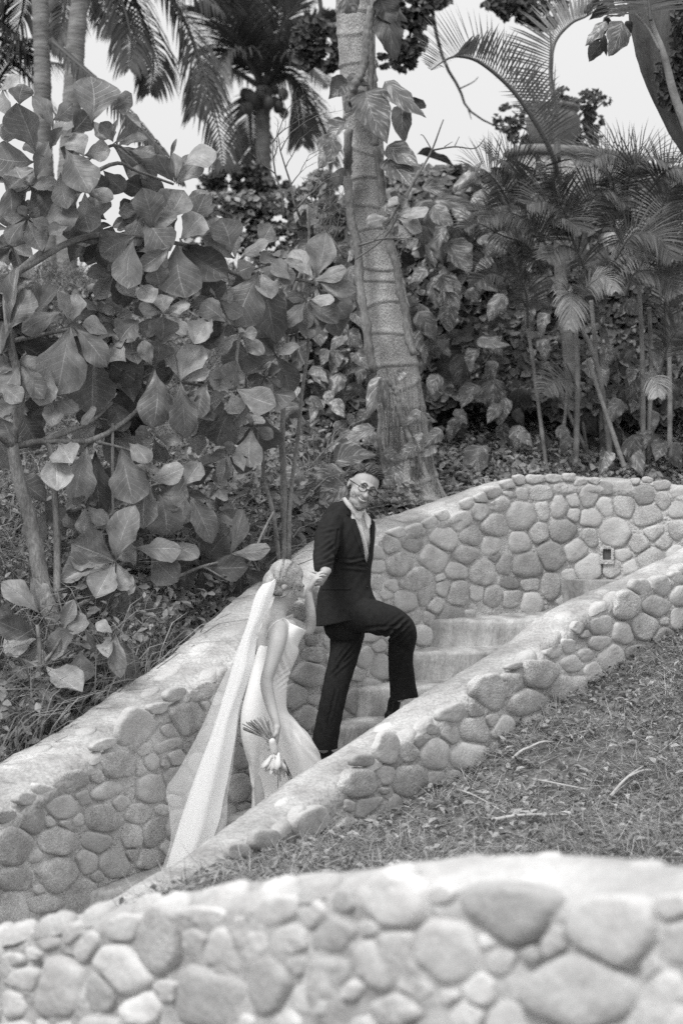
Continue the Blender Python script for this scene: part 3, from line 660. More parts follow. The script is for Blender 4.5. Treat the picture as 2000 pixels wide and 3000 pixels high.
# hedge-like ivy covering the steep bank at right
q, nr = sample_hill(60000, lambda px, py, q: (q[:, 0] > .0) & (px > 950) & (q[:, 1] > 14.25), 31); R = np.random.RandomState(33)
f = np.array([.5+.5*mn.noise(Vector((a[0]*2.2, a[1]*2.2, a[2]*2.2))) for a in q])
scatter('ivy_cover', q+nr*(R.rand(len(q), 1)*.15+f[:, None]*.38)+[0, -.06, 0], nr*.4+[0, -1, .25], R.uniform(.05, .13, len(q)), M_ivy, seed=34, aspect=.75, up=.5, kind='stuff', label='dense wall of ivy leaves covering the steep bank behind the ringed trunk', cat='ivy')
# plants and straw on the lower bank
def sample_bank(n, seed, pred=lambda x, y: np.ones(len(x), bool)):
    R = np.random.RandomState(seed); G = np.array([tuple(v) for v in bankV]).reshape(len(gb), NT, 3)
    i = R.randint(0, len(gb)-1, n*2); k = R.rand(n*2)**.75*(NT*.86); kk = k.astype(int); t = (k-kk)[:, None]; u = R.rand(n*2)[:, None]
    q = (G[i, kk]*(1-t)+G[i, kk+1]*t)*(1-u)+(G[i+1, kk]*(1-t)+G[i+1, kk+1]*t)*u
    px = 1000+q[:, 0]/q[:, 1]*F; py = 1500-(q[:, 2]-CZ)/q[:, 1]*F; ok = (px > 350) & (px < 2450) & (q[:, 1] > 5.0) & (py < 2750) & pred(px, py); return q[ok][:n]
q = sample_bank(36000, 41); R = np.random.RandomState(43); px = 1000+q[:, 0]/q[:, 1]*F; py = 1500-(q[:, 2]-CZ)/q[:, 1]*F
g = np.clip(1.05-(py-1850)/430-(1500-px)*.0004, .10, 1)*np.array([.35+1.3*max(0, .5+.9*mn.noise(Vector((a[0]*2.4, a[1]*2.4, 3)))) for a in q]); k = R.rand(len(q)) < g
scatter('creeping_plants', q[k]+[0, 0, .02]+R.rand(k.sum(), 1)*[0, 0, .05], np.tile([0, -.3, 1.], (k.sum(), 1)), R.uniform(.014, .036, k.sum()), M_cover, seed=44, aspect=.6, up=.7, kind='stuff', label='small creeping plants growing on the bank beside the low parapet', cat='ground cover')
q = sample_bank(170000, 51); kk_ = np.array([.5+1.1*mn.noise(Vector((a[0]*1.6, a[1]*1.6, 7)))+.5*mn.noise(Vector((a[0]*5, a[1]*5, 2))) for a in q]); q = q[np.random.RandomState(5).rand(len(q)) < np.clip(kk_+.12, .08, 1)]; R = np.random.RandomState(53)
scatter('dry_grass', q+[0, 0, .012]+R.rand(len(q), 1)*[0, 0, .03], np.tile([0, 0, 1.], (len(q), 1)), R.uniform(.04, .15, len(q)), M_straw, seed=54, shape='blade', aspect=.011, up=.28, kind='stuff', label='matted dry grass and straw on the lower bank', cat='dry grass')
q = sample_bank(7000, 61); R = np.random.RandomState(63)
scatter('fallen_leaves', q+[0, 0, .03], np.tile([0, -.2, 1.], (len(q), 1)), R.uniform(.02, .07, len(q)), M_litter, seed=64, aspect=.45, up=.4, fold=.5, kind='stuff', label='scattered dry fallen leaves on the lower bank', cat='leaves')

# low weeds and vine runners along the foot of the ivy bank, behind the wall's rim
q, nr = sample_hill(3500, lambda px, py, q: (px > 1150) & (q[:, 1] < 14.4), 71); R = np.random.RandomState(73)
cl = np.array([mn.noise(Vector((a[0]*3, a[1]*3, 0))) for a in q]); k = cl > -.05; q = q[k]; nr = nr[k]
scatter('low_weeds', q+[0, 0, .04]+R.rand(len(q), 1)*[0, 0, .14], nr+[0, -.6, 0], R.uniform(.04, .10, len(q)), M_cover, seed=74, aspect=.6, up=.6, kind='stuff', label='low weeds along the foot of the ivy bank behind the wall', cat='weeds')
# ------------------------------------------------------------------ plants
M_almond = leafmat('broad_leaf', .20, .44, nlat=9, slant=.5)
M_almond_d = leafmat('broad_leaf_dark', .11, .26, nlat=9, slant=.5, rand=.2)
M_almond_l = leafmat('young_broad_leaf', .32, .54, nlat=9, slant=.5, rand=.12)
M_pothos = leafmat('variegated_vine_leaf', .13, .32, nlat=11, slant=.9, varieg=.22, rough=.32, spec=.55)
M_pothos_l = leafmat('pale_variegated_vine_leaf', .17, .36, nlat=11, slant=.9, varieg=.32, rough=.35, spec=.5)
M_pothos_d = leafmat('dark_vine_leaf', .05, .13, nlat=11, slant=.9, varieg=.05)
M_bark = mat('tree_bark', .13, .26, 9, .95, .7, 45, spk=.2, spks=90, wood=(1, 1, .35))
M_twig = mat('bare_twig', .09, .20, 12, .9, .4, 60)
M_barkd = mat('dark_bark', .04, .11, 9, .95, .9, 45, wood=(1, 1, .3))
M_frond = bulkmat('palm_frond', .06, .20, rough=.45, spec=.4, transl=.15)
M_frond_l = bulkmat('young_palm_frond', .18, .38, rough=.4, spec=.45, transl=.2)
M_frond_m = bulkmat('arching_palm_frond', .11, .30, rough=.45, spec=.4, transl=.25)
M_frond_d = bulkmat('dark_palm_frond', .03, .08, rough=.5, transl=.1)  # darkest of the frond tones
M_stemp = mat('palm_cane', .16, .30, 10, .6, .3, 40, wood=(1, 1, .4))

def blade(seed, kind):
    """one leaf along +X, length 1, face +Z"""
    R = random.Random(seed); nu, nv = 13, 9; V = []; UV = []
    cup = R.uniform(.05, .34)*R.choice((1, 1, 1, -.4)); droop = R.uniform(.05, .45)*R.choice((1, 1, -.3)); tw = R.uniform(-.35, .35); wav = R.uniform(.02, .06); side = R.uniform(-.08, .08)
    for i in range(nu):
        u = i/(nu-1)
        for j in range(nv):
            v = j/(nv-1)*2-1
            if kind == 'almond':
                wd = .5*math.sin(math.pi*min(1, (.02+.98*u)**1.75))**.80 if 0 < u < 1 else 0
                wd = max(wd, .012)*(1 if u < .985 else .4)
            else:                                       # heart-shaped vine leaf with short tip
                wd = .5*(math.sin(math.pi*min(1, u**.62))**.7) if 0 < u < 1 else .01
                wd = max(wd, .01)
            x = u - (.05*abs(v)**2 if kind != 'almond' else 0)
            y = v*wd*(1+.16*mn.noise(Vector((u*5+seed, v*2, 0)))+.10*mn.noise(Vector((u*13+seed, v*2, 3)))*abs(v))+side*math.sin(math.pi*u)
            z = cup*abs(v)**1.5*wd*1.6 - droop*u*u + wav*math.sin(u*14+seed)*abs(v)**2 + .03*mn.noise(Vector((u*4, v*2.5, seed)))
            yy = y*math.cos(tw*u)-z*math.sin(tw*u)*.3; z += y*math.sin(tw*u)*.7
            V.append((x, yy, z)); UV.append((u, .5+v*.5))
    Fc = [(i*nv+j, (i+1)*nv+j, (i+1)*nv+j+1, i*nv+j+1) for i in range(nu-1) for j in range(nv-1)]
    return V, Fc, UV
LEAF = {}
for kind, mats in (('almond', (M_almond, M_almond_d, M_almond_l)), ('vine', (M_pothos, M_pothos_d, M_pothos_l))):
    for mi, m in enumerate(mats):
        LEAF[kind, mi] = [newmesh('leaf', V, Fc, m, True, uv) for V, Fc, uv in [blade(s*7+3, kind) for s in range(8)]]
def put_leaf(parent, kind, tone, base, tip, width_ratio, face, R):
    d = tip-base; L = d.length; d.normalize()
    z = (face-d*face.dot(d)).normalized(); y = z.cross(d)
    M = Matrix(((d.x, y.x, z.x), (d.y, y.y, z.y), (d.z, y.z, z.z))).to_4x4()
    S = Matrix.Diagonal((L, L*width_ratio, L*R.uniform(.7, 1.1), 1))
    o = link('leaf', R.choice(LEAF[kind, tone]), parent); o.matrix_world = Matrix.Translation(base) @ M @ S
    return o
def leaves(parent, kind, lst, ox, oy, k, Yf, R, wr=None, tilt=.45):
    wr = wr or (1.2 if kind == 'almond' else 1.05)
    if kind == 'almond' and k < 1: wr *= 1.04
    for t in lst:
        bx, by, tx, ty, w_ = t[:5]; tone = t[5] if len(t) > 5 else 0
        bx, by, tx, ty, w_ = ox+bx*k, oy+by*k, ox+tx*k, oy+ty*k, w_*k
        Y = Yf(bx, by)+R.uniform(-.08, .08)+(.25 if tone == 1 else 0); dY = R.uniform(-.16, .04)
        a = P(bx, by, Y); b = P(bx+(tx-bx)*1.08, by+(ty-by)*1.08, Y+dY)
        Lp_ = math.hypot(tx-bx, ty-by)/F*Y
        face = Vector((R.uniform(-tilt, tilt), -1, R.uniform(-.1, .8)))
        L = (b-a).length
        put_leaf(parent, kind, tone, a, b, w_/F*Y/L*1.06*wr, face, R)
R = random.Random(11)
YL = lambda px, py: 9.75+max(0, px)/1000*1.15 - .25*sstep(py, 1500, 2000)
tree = thing('broadleaf_tree', 'large-leaved tree with rosettes of big paddle leaves filling the left half above the wall', 'tree', loc=P(185, 2190, 9.9))
TREE_INV = tree.location.copy(); tree.location = (0, 0, 0)
c1b = [(600,810,600,515,235),(0,600,92,492,80,2),(20,590,40,725,85,2),(130,690,150,560,130),(240,1000,130,690,190),(230,1060,-20,1020,200),(350,850,280,640,120),(350,790,450,690,110),(330,980,390,850,70),(555,1025,490,870,130,2),(430,975,580,1255,195),(550,1020,715,990,118),(230,1180,300,955,90),(400,1130,430,1325,115),(400,1265,370,1460,180),(470,870,550,760,120,1),(600,800,710,860,100,1),(740,720,845,620,95),(770,730,915,812,60),(740,930,660,815,85),(742,935,762,795,32,2),(770,965,905,870,110),(740,950,1005,1160,185,1),(740,950,925,830,60),(1150,1200,1060,1055,90),(1150,1200,1165,995,62),(1155,1205,1310,1060,140,2),(1200,1090,1385,975,170,2),(1120,1040,1145,930,25),(1010,1510,975,1285,155),(970,1290,845,1210,120,1),(1090,1440,1180,1255,190),(1210,1440,1345,1275,140,1),(60,1200,60,1455,180,1),(340,1510,60,1530,150,1),(190,1110,70,1240,120,1),(230,1200,340,1400,150,1),(620,1250,640,1430,160,1),(500,1180,710,1240,130,1),(450,1480,330,1545,85),(850,985,1010,1020,90,1),(150,900,20,840,110),(90,760,30,880,110),(340,900,430,760,110),(420,900,560,830,120,1),(250,1100,150,1200,120,1),(960,1180,860,1090,110,1),(560,1400,620,1560,150,1),(700,1440,560,1330,120,1),(300,1040,200,900,110),(680,1120,800,1240,110,1),(910,1140,1040,1280,110,1),(460,1100,380,980,100,1),(100,1090,140,1180,150)]
leaves(tree, 'almond', c1b, 0, 0, .4464, YL, R)
c1 = [(815,1110,600,1085,110),(620,1085,470,1165,115),(612,1100,588,1295,112),(815,1118,852,1340,165),(795,1095,770,985,80,2),(830,1100,930,985,105,2),(780,1130,695,1215,80,2),(790,1130,650,1230,70),(830,1115,1020,1255,130,1),(700,1060,670,895,110),(765,1000,810,880,130),(700,1200,735,1295,90),(1190,1245,1085,1475,165),(1200,1255,1245,1355,82,2),(1205,1270,1250,1500,130,1),(1175,1218,1105,1245,80),(1080,1190,1085,1085,50,2),(1075,1190,935,1105,90),(1100,1190,1190,1100,80),(1060,1165,1020,1020,120),(1195,1130,1245,1045,90),(1450,1275,1485,1085,115,2),(1440,1288,1570,1235,62,2),(1455,1292,1600,1310,70),(1432,1280,1365,1140,85,2),(1420,1330,1300,1500,120,1),(1440,1340,1425,1545,105,1),(1460,1320,1580,1510,120,1),(1335,1290,1265,1205,80,2),(750,1442,655,1408,62,2),(750,1440,740,1355,72,2),(755,1440,850,1385,70,2),(750,1445,735,1570,115),(755,1445,845,1535,62,2),(330,1480,335,1365,82,2),(325,1480,270,1345,60,2),(290,1430,115,1505,82),(45,1520,95,1345,120),(40,1515,65,1235,60),(140,1460,245,1325,95,1),(1160,1360,1100,1250,100,1),(900,1400,1000,1310,110,1),(1330,1440,1230,1370,110,1),(1000,1130,940,1010,100),(860,1050,930,900,90,1),(640,1300,700,1390,80,2),(980,1450,900,1560,90,2),(1040,1480,960,1400,85),(1500,1350,1580,1440,100,1),(560,1040,640,950,110,1)]
leaves(tree, 'almond', c1, 0, 0, .6378, YL, R)
c3 = [(322,92,285,355,190,2),(340,92,485,245,100),(430,200,430,490,170,1),(452,235,625,345,150,1),(232,270,188,435,110,2),(45,115,225,245,120,1),(30,130,-10,300,140,1),(100,450,-5,485,70),(90,480,152,612,110,1),(-5,350,95,430,80),(715,290,722,525,142),(700,270,665,175,62,2),(715,262,722,178,110),(735,165,745,65,112),(540,360,645,485,90,1),(600,120,525,155,90),(825,340,795,155,75,2),(828,340,905,175,115,2),(830,340,935,288,50,2),(830,342,850,585,105),(1078,375,965,308,82,2),(1080,372,1092,245,92,2),(1085,375,1235,435,100,2),(1065,390,1105,480,80,2),(1062,388,875,515,92,2),(955,340,895,470,92),(1090,390,1310,355,142,1),(1055,470,995,600,130,1),(1200,480,1205,655,175,1),(885,175,985,105,110,1),(272,622,335,720,110,2),(252,662,262,835,115,2),(402,640,355,885,115,2),(440,660,455,925,118,1),(560,650,595,855,140),(592,622,665,680,82),(362,545,405,475,72),(682,795,588,788,52,2),(680,795,825,738,82,2),(692,800,645,975,112),(732,860,770,1025,150),(722,855,855,860,130,1),(840,825,915,718,80),(868,862,975,1035,100),(852,862,850,985,90),(642,785,615,730,60,2),(530,1165,345,1090,155),(532,1162,575,950,125),(535,1160,542,1035,58,2),(530,1168,295,1235,95),(528,1170,445,1335,110,2),(535,1170,595,1300,62,2),(530,1165,605,1120,82,2),(530,1180,440,1395,115),(620,1115,812,1080,120),(692,1150,785,1235,122),(602,1232,645,1515,220),(925,1190,1025,1055,125,1),(930,1190,1105,1190,92,1),(928,1192,962,1345,95,1),(925,1188,785,1120,82,1),(925,1192,775,1295,120,1),(1060,1135,1092,945,95),(1060,1132,1215,1108,62),(1100,1175,1105,1405,95,1),(1120,1210,1215,1290,82,1),(130,170,60,280,100,1),(180,260,240,400,100),(500,420,560,540,90,1),(1150,420,1060,540,100,1),(60,620,20,520,80),(180,130,260,240,110,1),(920,40,1010,130,110,1),(1180,60,1250,170,110,1),(640,60,560,140,100),(500,130,420,60,90),(880,600,960,500,90,1),(580,250,480,180,110)]
leaves(tree, 'almond', c3, 0, 900, .6378, YL, R)
lower = thing('sapling', 'young large-leaved sapling with notched leaves at the far left foot of the slope', 'tree', loc=(0, 0, 0))
c4 = [(262,442,35,238,125),(258,432,225,228,62,2),(300,400,268,250,92),(262,602,-10,492,135),(240,610,45,655,150,2),(105,752,245,700,100,2),(292,782,515,588,142,2),(292,790,528,968,155,2),(290,800,262,1115,165,2),(100,752,22,1060,125,2),(60,750,-10,905,82),(120,800,255,835,110,1),(742,572,652,505,72,2),(742,590,700,705,82,2),(762,572,775,795,92),(782,590,855,875,155,1),(530,680,560,872,150),(560,545,710,850,155,1),(402,545,472,398,82),(430,562,565,500,122),(80,460,10,420,80),(340,620,430,700,90,1),(60,980,120,1130,90,2),(180,760,120,880,110),(610,900,530,830,100,1),(690,930,640,1050,80,1)]
leaves(lower, 'almond', c4, 0, 1600, .4464, lambda px, py: 9.35, R)
NL0 = len(tree.children)
for (cx_, cy_) in [(80,640),(420,620),(250,560),(640,880),(820,760),(560,1180),(160,1160),(380,960),(900,880),(60,1060),(740,1250),(250,1480),(450,1280),(700,980)]:
    n_ = R.choice((5, 6, 6)); a0 = R.uniform(0, 6.28); s_ = R.uniform(80, 115)
    for i in range(n_):
        a = a0+i*2*math.pi/n_+R.uniform(-.2, .2); q_ = s_*R.uniform(.75, 1.15)*(.72+.28*math.sin(a))
        leaves(tree, 'almond', [(cx_+6*math.cos(a), cy_+6*math.sin(a), cx_+math.cos(a)*q_, cy_+math.sin(a)*q_*.9+8, q_*R.uniform(.55, .68), R.choice((0, 0, 0, 1, 2)))], 0, 0, 1, lambda x, y: YL(x, y)+.12, R, tilt=.3)
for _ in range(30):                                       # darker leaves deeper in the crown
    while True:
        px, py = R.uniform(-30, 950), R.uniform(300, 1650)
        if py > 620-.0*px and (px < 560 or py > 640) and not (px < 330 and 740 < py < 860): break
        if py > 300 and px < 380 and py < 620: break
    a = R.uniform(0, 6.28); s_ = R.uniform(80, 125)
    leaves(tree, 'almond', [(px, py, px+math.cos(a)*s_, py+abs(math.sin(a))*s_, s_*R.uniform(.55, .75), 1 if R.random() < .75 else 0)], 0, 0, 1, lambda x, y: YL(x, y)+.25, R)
def leafmass(name, lst, m, parent, seed):
    R2 = random.Random(seed); B = [blade(s*5+2, 'almond') for s in range(6)]; B = [(np.array(a), np.array(b), np.array(c)) for a, b, c in B]; V = []; Fq = []; U = []; k = 0
    for (bx, by, tx, ty, w_, Y) in lst:
        a = P(bx, by, Y); b = P(tx, ty, Y+R2.uniform(-.14, .06)); d = b-a; L = d.length; d.normalize(); f = Vector((R2.uniform(-.5, .5), -1, R2.uniform(-.1, .8))); z = (f-d*f.dot(d)).normalized(); y = z.cross(d)
        v, fc, uv = R2.choice(B); M3 = np.array([d*L, y*(w_/F*Y), z*L]); V.append(v@M3+np.array(a)); Fq.append(fc+k); U.append(uv); k += len(v)
    o = link(name, newmesh(name, np.concatenate(V), np.concatenate(Fq), m, True, np.concatenate(U)), parent, kind='stuff'); return o
masses = {0: [], 1: [], 2: []}; R3 = random.Random(31)
for q_ in range(64):
    if q_ < 36: cx_, cy_ = R3.uniform(-20, 400), R3.uniform(330, 1000)
    else: cx_, cy_ = R3.uniform(-20, 950), R3.uniform(860, 1500)
    if cy_ < 460+.35*max(0, cx_-120): continue
    if 60 < cx_ < 330 and 735 < cy_ < 850: continue
    n_ = R3.choice((4, 5, 6)); a0 = R3.uniform(0, 6.28); s_ = R3.uniform(75, 115); Y = YL(cx_, cy_)+R3.uniform(.22, .42)
    if cx_ > 600: Y = YL(cx_, cy_)+.15
    for i in range(n_):
        a = a0+i*2*math.pi/n_+R3.uniform(-.2, .2); L_q = s_*R3.uniform(.7, 1.15)*(.75+.25*math.sin(a)); masses[R3.choice((0, 0, 1, 1, 2) if q_ % 3 else (0, 0, 2))].append((cx_, cy_, cx_+math.cos(a)*L_q, cy_+math.sin(a)*L_q+8, L_q*R3.uniform(.58, .72), Y))
for t_, m_m in ((0, M_almond), (1, M_almond_d), (2, M_almond_l)): leafmass('foliage', masses[t_], m_m, tree, 50+t_)
# limbs
def limb(mb, pts, r0, r1, Y=None, n=8, seg=14, jit=.06):
    q = cr([P(a[0], a[1], a[2] if len(a) > 2 else (Y or YL(a[0], a[1]))+.12) for a in pts], seg)
    q = [v+Vector((mn.noise(v*3), mn.noise(v*3+Vector((5, 0, 0))), 0))*.012 for v in q]
    mb.tube(q, [lerp(r0, r1, i/(seg-1)) for i in range(seg)], n=n, jit=jit)
tk = MB(); limb(tk, [(205, 2210, 9.9), (175, 2050, 9.9), (160, 1850), (122, 1720), (92, 1540), (62, 1440), (38, 1300)], .068, .036, seg=24)
tk.build('trunk', M_bark, tree)
for pts, r0, r1 in [([(162,1780),(168,1640),(165,1490),(150,1330),(130,1290)], .024,.016), ([(38,1300),(0,1270),(-60,1240)], .04,.03), ([(38,1300),(60,1150),(30,1000),(20,850),(60,790),(120,740)], .03,.018), ([(38,1310),(130,1292),(270,1290),(390,1215),(425,1160),(440,1100)], .022,.009), ([(130,1290),(260,1235),(330,1180)], .02,.01), ([(60,790),(230,700),(370,690),(560,720)], .022,.012), ([(560,720),(680,800),(760,800),(920,828)], .016,.010), ([(120,740),(190,560),(240,480)], .018,.01), ([(190,560),(330,480),(400,500),(510,540)], .014,.008), ([(240,480),(330,425),(385,455)], .012,.006),([(390,500),(340,430),(375,320)],.008,.005), ([(30,1000),(200,965)], .016,.01), ([(440,1100),(450,1085)], .009,.008), ([(390,1215),(520,1120)], .010,.006), ([(520,1120),(690,1140)],.008,.006),([(690,1140),(700,1000),(760,870),(765,800)],.010,.008), ([(270,1290),(400,1330),(440,1405)], .010,.006), ([(330,1240),(333,1500),(335,1640)], .010,.008), ([(335,1640),(400,1450),(540,1400)], .009,.006), ([(335,1900),(333,1700),(335,1640)], .018,.012),([(500,1700),(590,1660),(680,1640)], .012,.006), ([(210,1790),(280,1750),(340,1730)],.018,.012), ([(800,1500),(700,1690),(590,1660)],.008,.006)]:
    m_ = MB(); limb(m_, pts, r0, r1); m_.build('branch', M_bark, tree)
m_ = MB(); limb(m_, [(150,2180,9.35),(120,2060,9.3),(118,1950,9.3),(110,1830,9.3)], .02, .010); limb(m_, [(118,1950,9.3),(160,1900,9.32),(205,1810,9.35)], .012, .006); limb(m_, [(118,1960,9.3),(60,1930,9.3),(40,1935,9.3)], .01, .006); m_.build('trunk', M_bark, lower)
limb_ = MB(); limb(limb_, [(300,2050,9.7),(330,1990,9.45),(333,1860,9.35)], .012, .006); limb_.build('branch', M_bark, lower)
st = thing('dark_tree', 'dark ridged trunk foot at the lower left edge behind the wall', 'tree'); m_ = MB()
q = cr([P(60, 2230, 9.4), P(30, 2150, 9.4), P(0, 2040, 9.4), P(-20, 1800, 9.5), P(-60, 1300, 9.8)], 16); m_.tube(q, [.13, .085, .065, .06, .058, .056, .055, .053, .05, .05, .05, .05, .05, .05, .05, .05], n=14, jit=.10); m_.build('trunk', M_barkd, st)
# slim grey stems behind the bride
ms = thing('sapling', 'clump of slim pale bare stems rising behind the bride', 'sapling')
for pts, r0, r1 in [([(830,1660,11.0),(835,1480,11.1),(828,1260,11.1),(835,1100,11.2),(850,900,11.2),(905,720,11.2),(900,600,11.2)], .022,.008), ([(815,1640,11.0),(800,1500,11.05),(775,1400,11.1),(772,1300,11.1)], .017,.010), ([(845,1650,11.0),(850,1480,11.1),(872,1300,11.2),(885,1150,11.2),(905,1000,11.2),(890,850,11.2),(900,760,11.2)], .016,.008), ([(828,1520,11.1),(820,1300,11.1),(770,1220,11.1),(775,1000,11.1),(720,860,11.1)], .010,.006), ([(730,1230,11.1),(715,1060,11.1),(735,950,11.1)],.009,.005)]:
    m_ = MB(); limb(m_, pts, r0, r1, seg=26); m_.build('stem', M_bark, ms)
# dry twiggy shrub left of the ringed trunk
tw = thing('bare_shrub', 'leafless twiggy shrub with fine grey branches left of the ringed trunk', 'shrub'); m_ = MB()
def twig(p, d, L, r, dep):
    q = [p]; k = 5; dd = d.copy()
    for i in range(k):
        dd = (dd+Vector((R.gauss(0, .18), R.gauss(0, .1), R.gauss(0, .12)))).normalized(); q.append(q[-1]+dd*L/k)
    m_.tube(q, [r*(1-.6*i/k) for i in range(k+1)], n=5)
    if dep > 0:
        for i in (2, 3, 4, 5):
            if R.random() < .85: twig(q[i], (dd+Vector((R.choice((-1, 1))*R.uniform(.5, 1.1), R.gauss(0, .2), R.uniform(-.1, .5)))).normalized(), L*R.uniform(.35, .6), r*.5, dep-1)
for (a, b, c, d, Lr) in [(880,640,900,380,1.0),(830,640,800,420,.9),(930,640,890,560,.6),(1010,760,920,620,.7),(960,800,880,640,.7),(1050,720,1160,680,.5),(860,620,950,500,.6)]:
    p0 = P(a, b, 11.2); p1 = P(c, d, 11.2); twig(p0, (p1-p0).normalized(), (p1-p0).length, .009, 3)
m_.build('branches', M_twig, tw)
tw2 = thing('bare_twig', 'thin leafless twig reaching right against the sky beside the ringed trunk', 'twig'); m_ = MB()
limb(m_, [(1130,660,12.3),(1190,570,12.3),(1262,440,12.3),(1300,350,12.3)], .012,.004); limb(m_, [(1262,440,12.3),(1330,430,12.3),(1390,435,12.3),(1420,405,12.3)], .007,.003); limb(m_, [(1262,440,12.3),(1240,400,12.3),(1230,395,12.3)], .005,.002); limb(m_, [(1330,430,12.3),(1345,400,12.3)], .004,.002); limb(m_, [(1300,430,12.3),(1325,415,12.3)], .004,.002); limb(m_, [(1225,500,12.3),(1170,620,12.3),(1120,700,12.3),(1040,760,12.3)], .010,.006); m_.build('branch', M_twig, tw2)
for (a, b, c, d, w_) in [(1170,640,1240,600,60),(1165,640,1230,660,50),(1130,610,1165,570,36),(1175,610,1190,575,40),(1140,635,1080,650,45),(1165,655,1200,690,50),(1180,650,1225,650,42),(1150,640,1130,670,40),(1160,630,1210,610,50)]:
    leaves(tw2, 'almond', [(a, b, c, d, w_*.75, 2)], 0, 0, 1, lambda x, y: 12.25, R)

# ------------------------------------------------------------------ ringed palm trunk
palm = thing('palm_tree', 'thick pale ringed palm trunk leaning left behind the groom with ropes of vine', 'palm tree')
cp = [(1215,1480),(1200,1430),(1190,1350),(1172,1150),(1150,1000),(1125,850),(1105,750),(1085,650),(1075,500),(1062,350),(1048,200),(1040,0),(1036,-250)]
wd = [108, 90, 76, 64, 62, 62, 60, 56, 50, 54, 54, 56, 54]
YP = 12.95; k = 520; C_ = cr([P(a, b, YP) for a, b in cp], k); W_ = [x[0] for x in cr([(a, 0) for a in wd], k)]
V = []; n = 40; zr = []; acc = 0; L = 0; nxt = 0; slope = 0
rings = []; Lc = 0
while Lc < 9.5: rings.append((Lc, R.uniform(-.055, .055), R.uniform(0, 6.28))); Lc += R.uniform(.10, .30)
Ls = [0]
for i in range(1, k): Ls.append(Ls[-1]+(C_[i]-C_[i-1]).length)
for i in range(k):
    for j in range(n):
        th = 2*math.pi*j/n; r = W_[i]/F*YP
        s = Ls[i]; d = 9
        for (a, t, ph) in rings:
            dd = s-(a+t*math.cos(th+ph)+.012*math.sin(2*th+ph))
            if 0 <= dd < d: d = dd
        r += .010*math.exp(-((d-.02)/.03)**2) - .011*math.exp(-(d/.010)**2) + .010*mn.noise(Vector((th*1.2, s*2, 0)))+.004*mn.noise(Vector((math.cos(th)*6, math.sin(th)*6, s*3)))
        if s < .9: r *= 1+.10*abs(math.sin(th*4.5))*(1-s/.9)
        V.append(C_[i]+Vector((math.cos(th)*r, math.sin(th)*r, 0)))
Fc = [(i*n+j, i*n+(j+1) % n, (i+1)*n+(j+1) % n, (i+1)*n+j) for i in range(k-1) for j in range(n)]
M_pbark = mat('ringed_palm_bark', .30, .44, 5, .92, .7, 60, spk=.16, spks=60, blot=.16, wood=(2.2, 2.2, .9), dist=.008)
obj('trunk', V, Fc, M_pbark, palm)
rt = MB()                                                # hanging root fibres at the foot
for i in range(46):
    a = R.uniform(-2.6, -.5); z0 = R.uniform(1.8, 2.75)
    ii = min(range(k), key=lambda q: abs(C_[q].z-z0)); pts = []
    for t in range(7):
        jx = max(0, int(ii-t*ii/6.0)); rr = W_[jx]/F*YP+.02; aa = a+.12*math.sin(t*1.3+i); pts.append(C_[jx]+Vector((math.cos(aa)*rr, math.sin(aa)*rr, 0)))
    rt.tube(pts, [.0035*R.uniform(.6, 1.6)]*7, n=4)
rt.build('aerial_roots', M_bark, palm, kind='stuff')
vine = thing('climbing_vine', 'variegated climbing vine clinging to the ringed trunk with large split leaves', 'vine')
def rope(pts, r, nm='stem'):
    m_ = MB(); q = cr([P(a, b, c) for a, b, c in pts], 40); q = [v+Vector((mn.noise(v*4), 0, 0))*.03 for v in q]
    m_.tube(q, [r*(1+.35*(abs(math.sin(i*1.1))**6)) for i in range(40)], n=7, jit=.15); m_.build(nm, M_bark, vine)
Yf_ = YP-.30
rope([(1030,380,Yf_),(1022,450,Yf_),(1015,500,Yf_+.1),(1022,560,Yf_),(1030,640,Yf_),(1045,720,Yf_),(1060,860,Yf_),(1080,980,Yf_),(1100,1090,Yf_)], .030)
rope([(1085,20,Yf_),(1080,100,Yf_),(1060,190,Yf_),(1045,240,Yf_-.05),(1030,300,Yf_)], .030)
rope([(1105,430,Yf_),(1112,520,Yf_),(1120,600,Yf_),(1140,700,Yf_),(1165,780,Yf_),(1180,870,Yf_),(1195,960,Yf_),(1215,1040,Yf_)], .026)
rope([(1105,430,Yf_),(1090,300,Yf_),(1085,150,Yf_),(1090,0,Yf_)], .022)
rope([(1130,1110,Yf_),(1165,1150,Yf_),(1175,1220,Yf_),(1205,1300,Yf_),(1215,1370,Yf_)], .018)
rope([(1105,1100,Yf_),(1110,1200,Yf_),(1115,1300,Yf_),(1125,1400,Yf_)], .016)
ce = [(560,160,705,355,200),(560,70,755,205,150),(165,60,88,182,120,2),(500,1660,420,1892,125,2),(520,1665,530,1855,65),(650,1622,600,1690,62,2),(380,1595,340,1705,82,2),(450,2012,140,2115,100),(300,2132,130,2205,150),(780,1900,675,1992,92,2),(872,1960,820,1888,42),(922,2030,818,2132,92,2),(760,2040,762,2105,62,2),(862,2112,788,2205,92),(752,2130,645,2235,102,2),(530,475,612,545,62,2),(100,0,170,90,110),(200,240,260,340,110,1)]
leaves(vine, 'vine', ce, 900, 400, .4252, lambda x, y: YP-.42, R)
c2 = [(110,430,205,632,165),(208,382,385,505,125,2),(280,490,292,632,92,1),(382,492,270,500,60,1),(30,352,115,362,52,1),(20,-10,60,45,110,2),(180,-5,232,115,115,1),(200,60,255,232,120,1),(100,420,20,500,90,1),(20,380,-60,460,90),(20,560,-50,640,90,2),(-40,640,-60,740,80),(150,-20,300,60,110,1)]
leaves(vine, 'vine', c2, 1000, 0, .6378, lambda x, y: YP-.5, R)
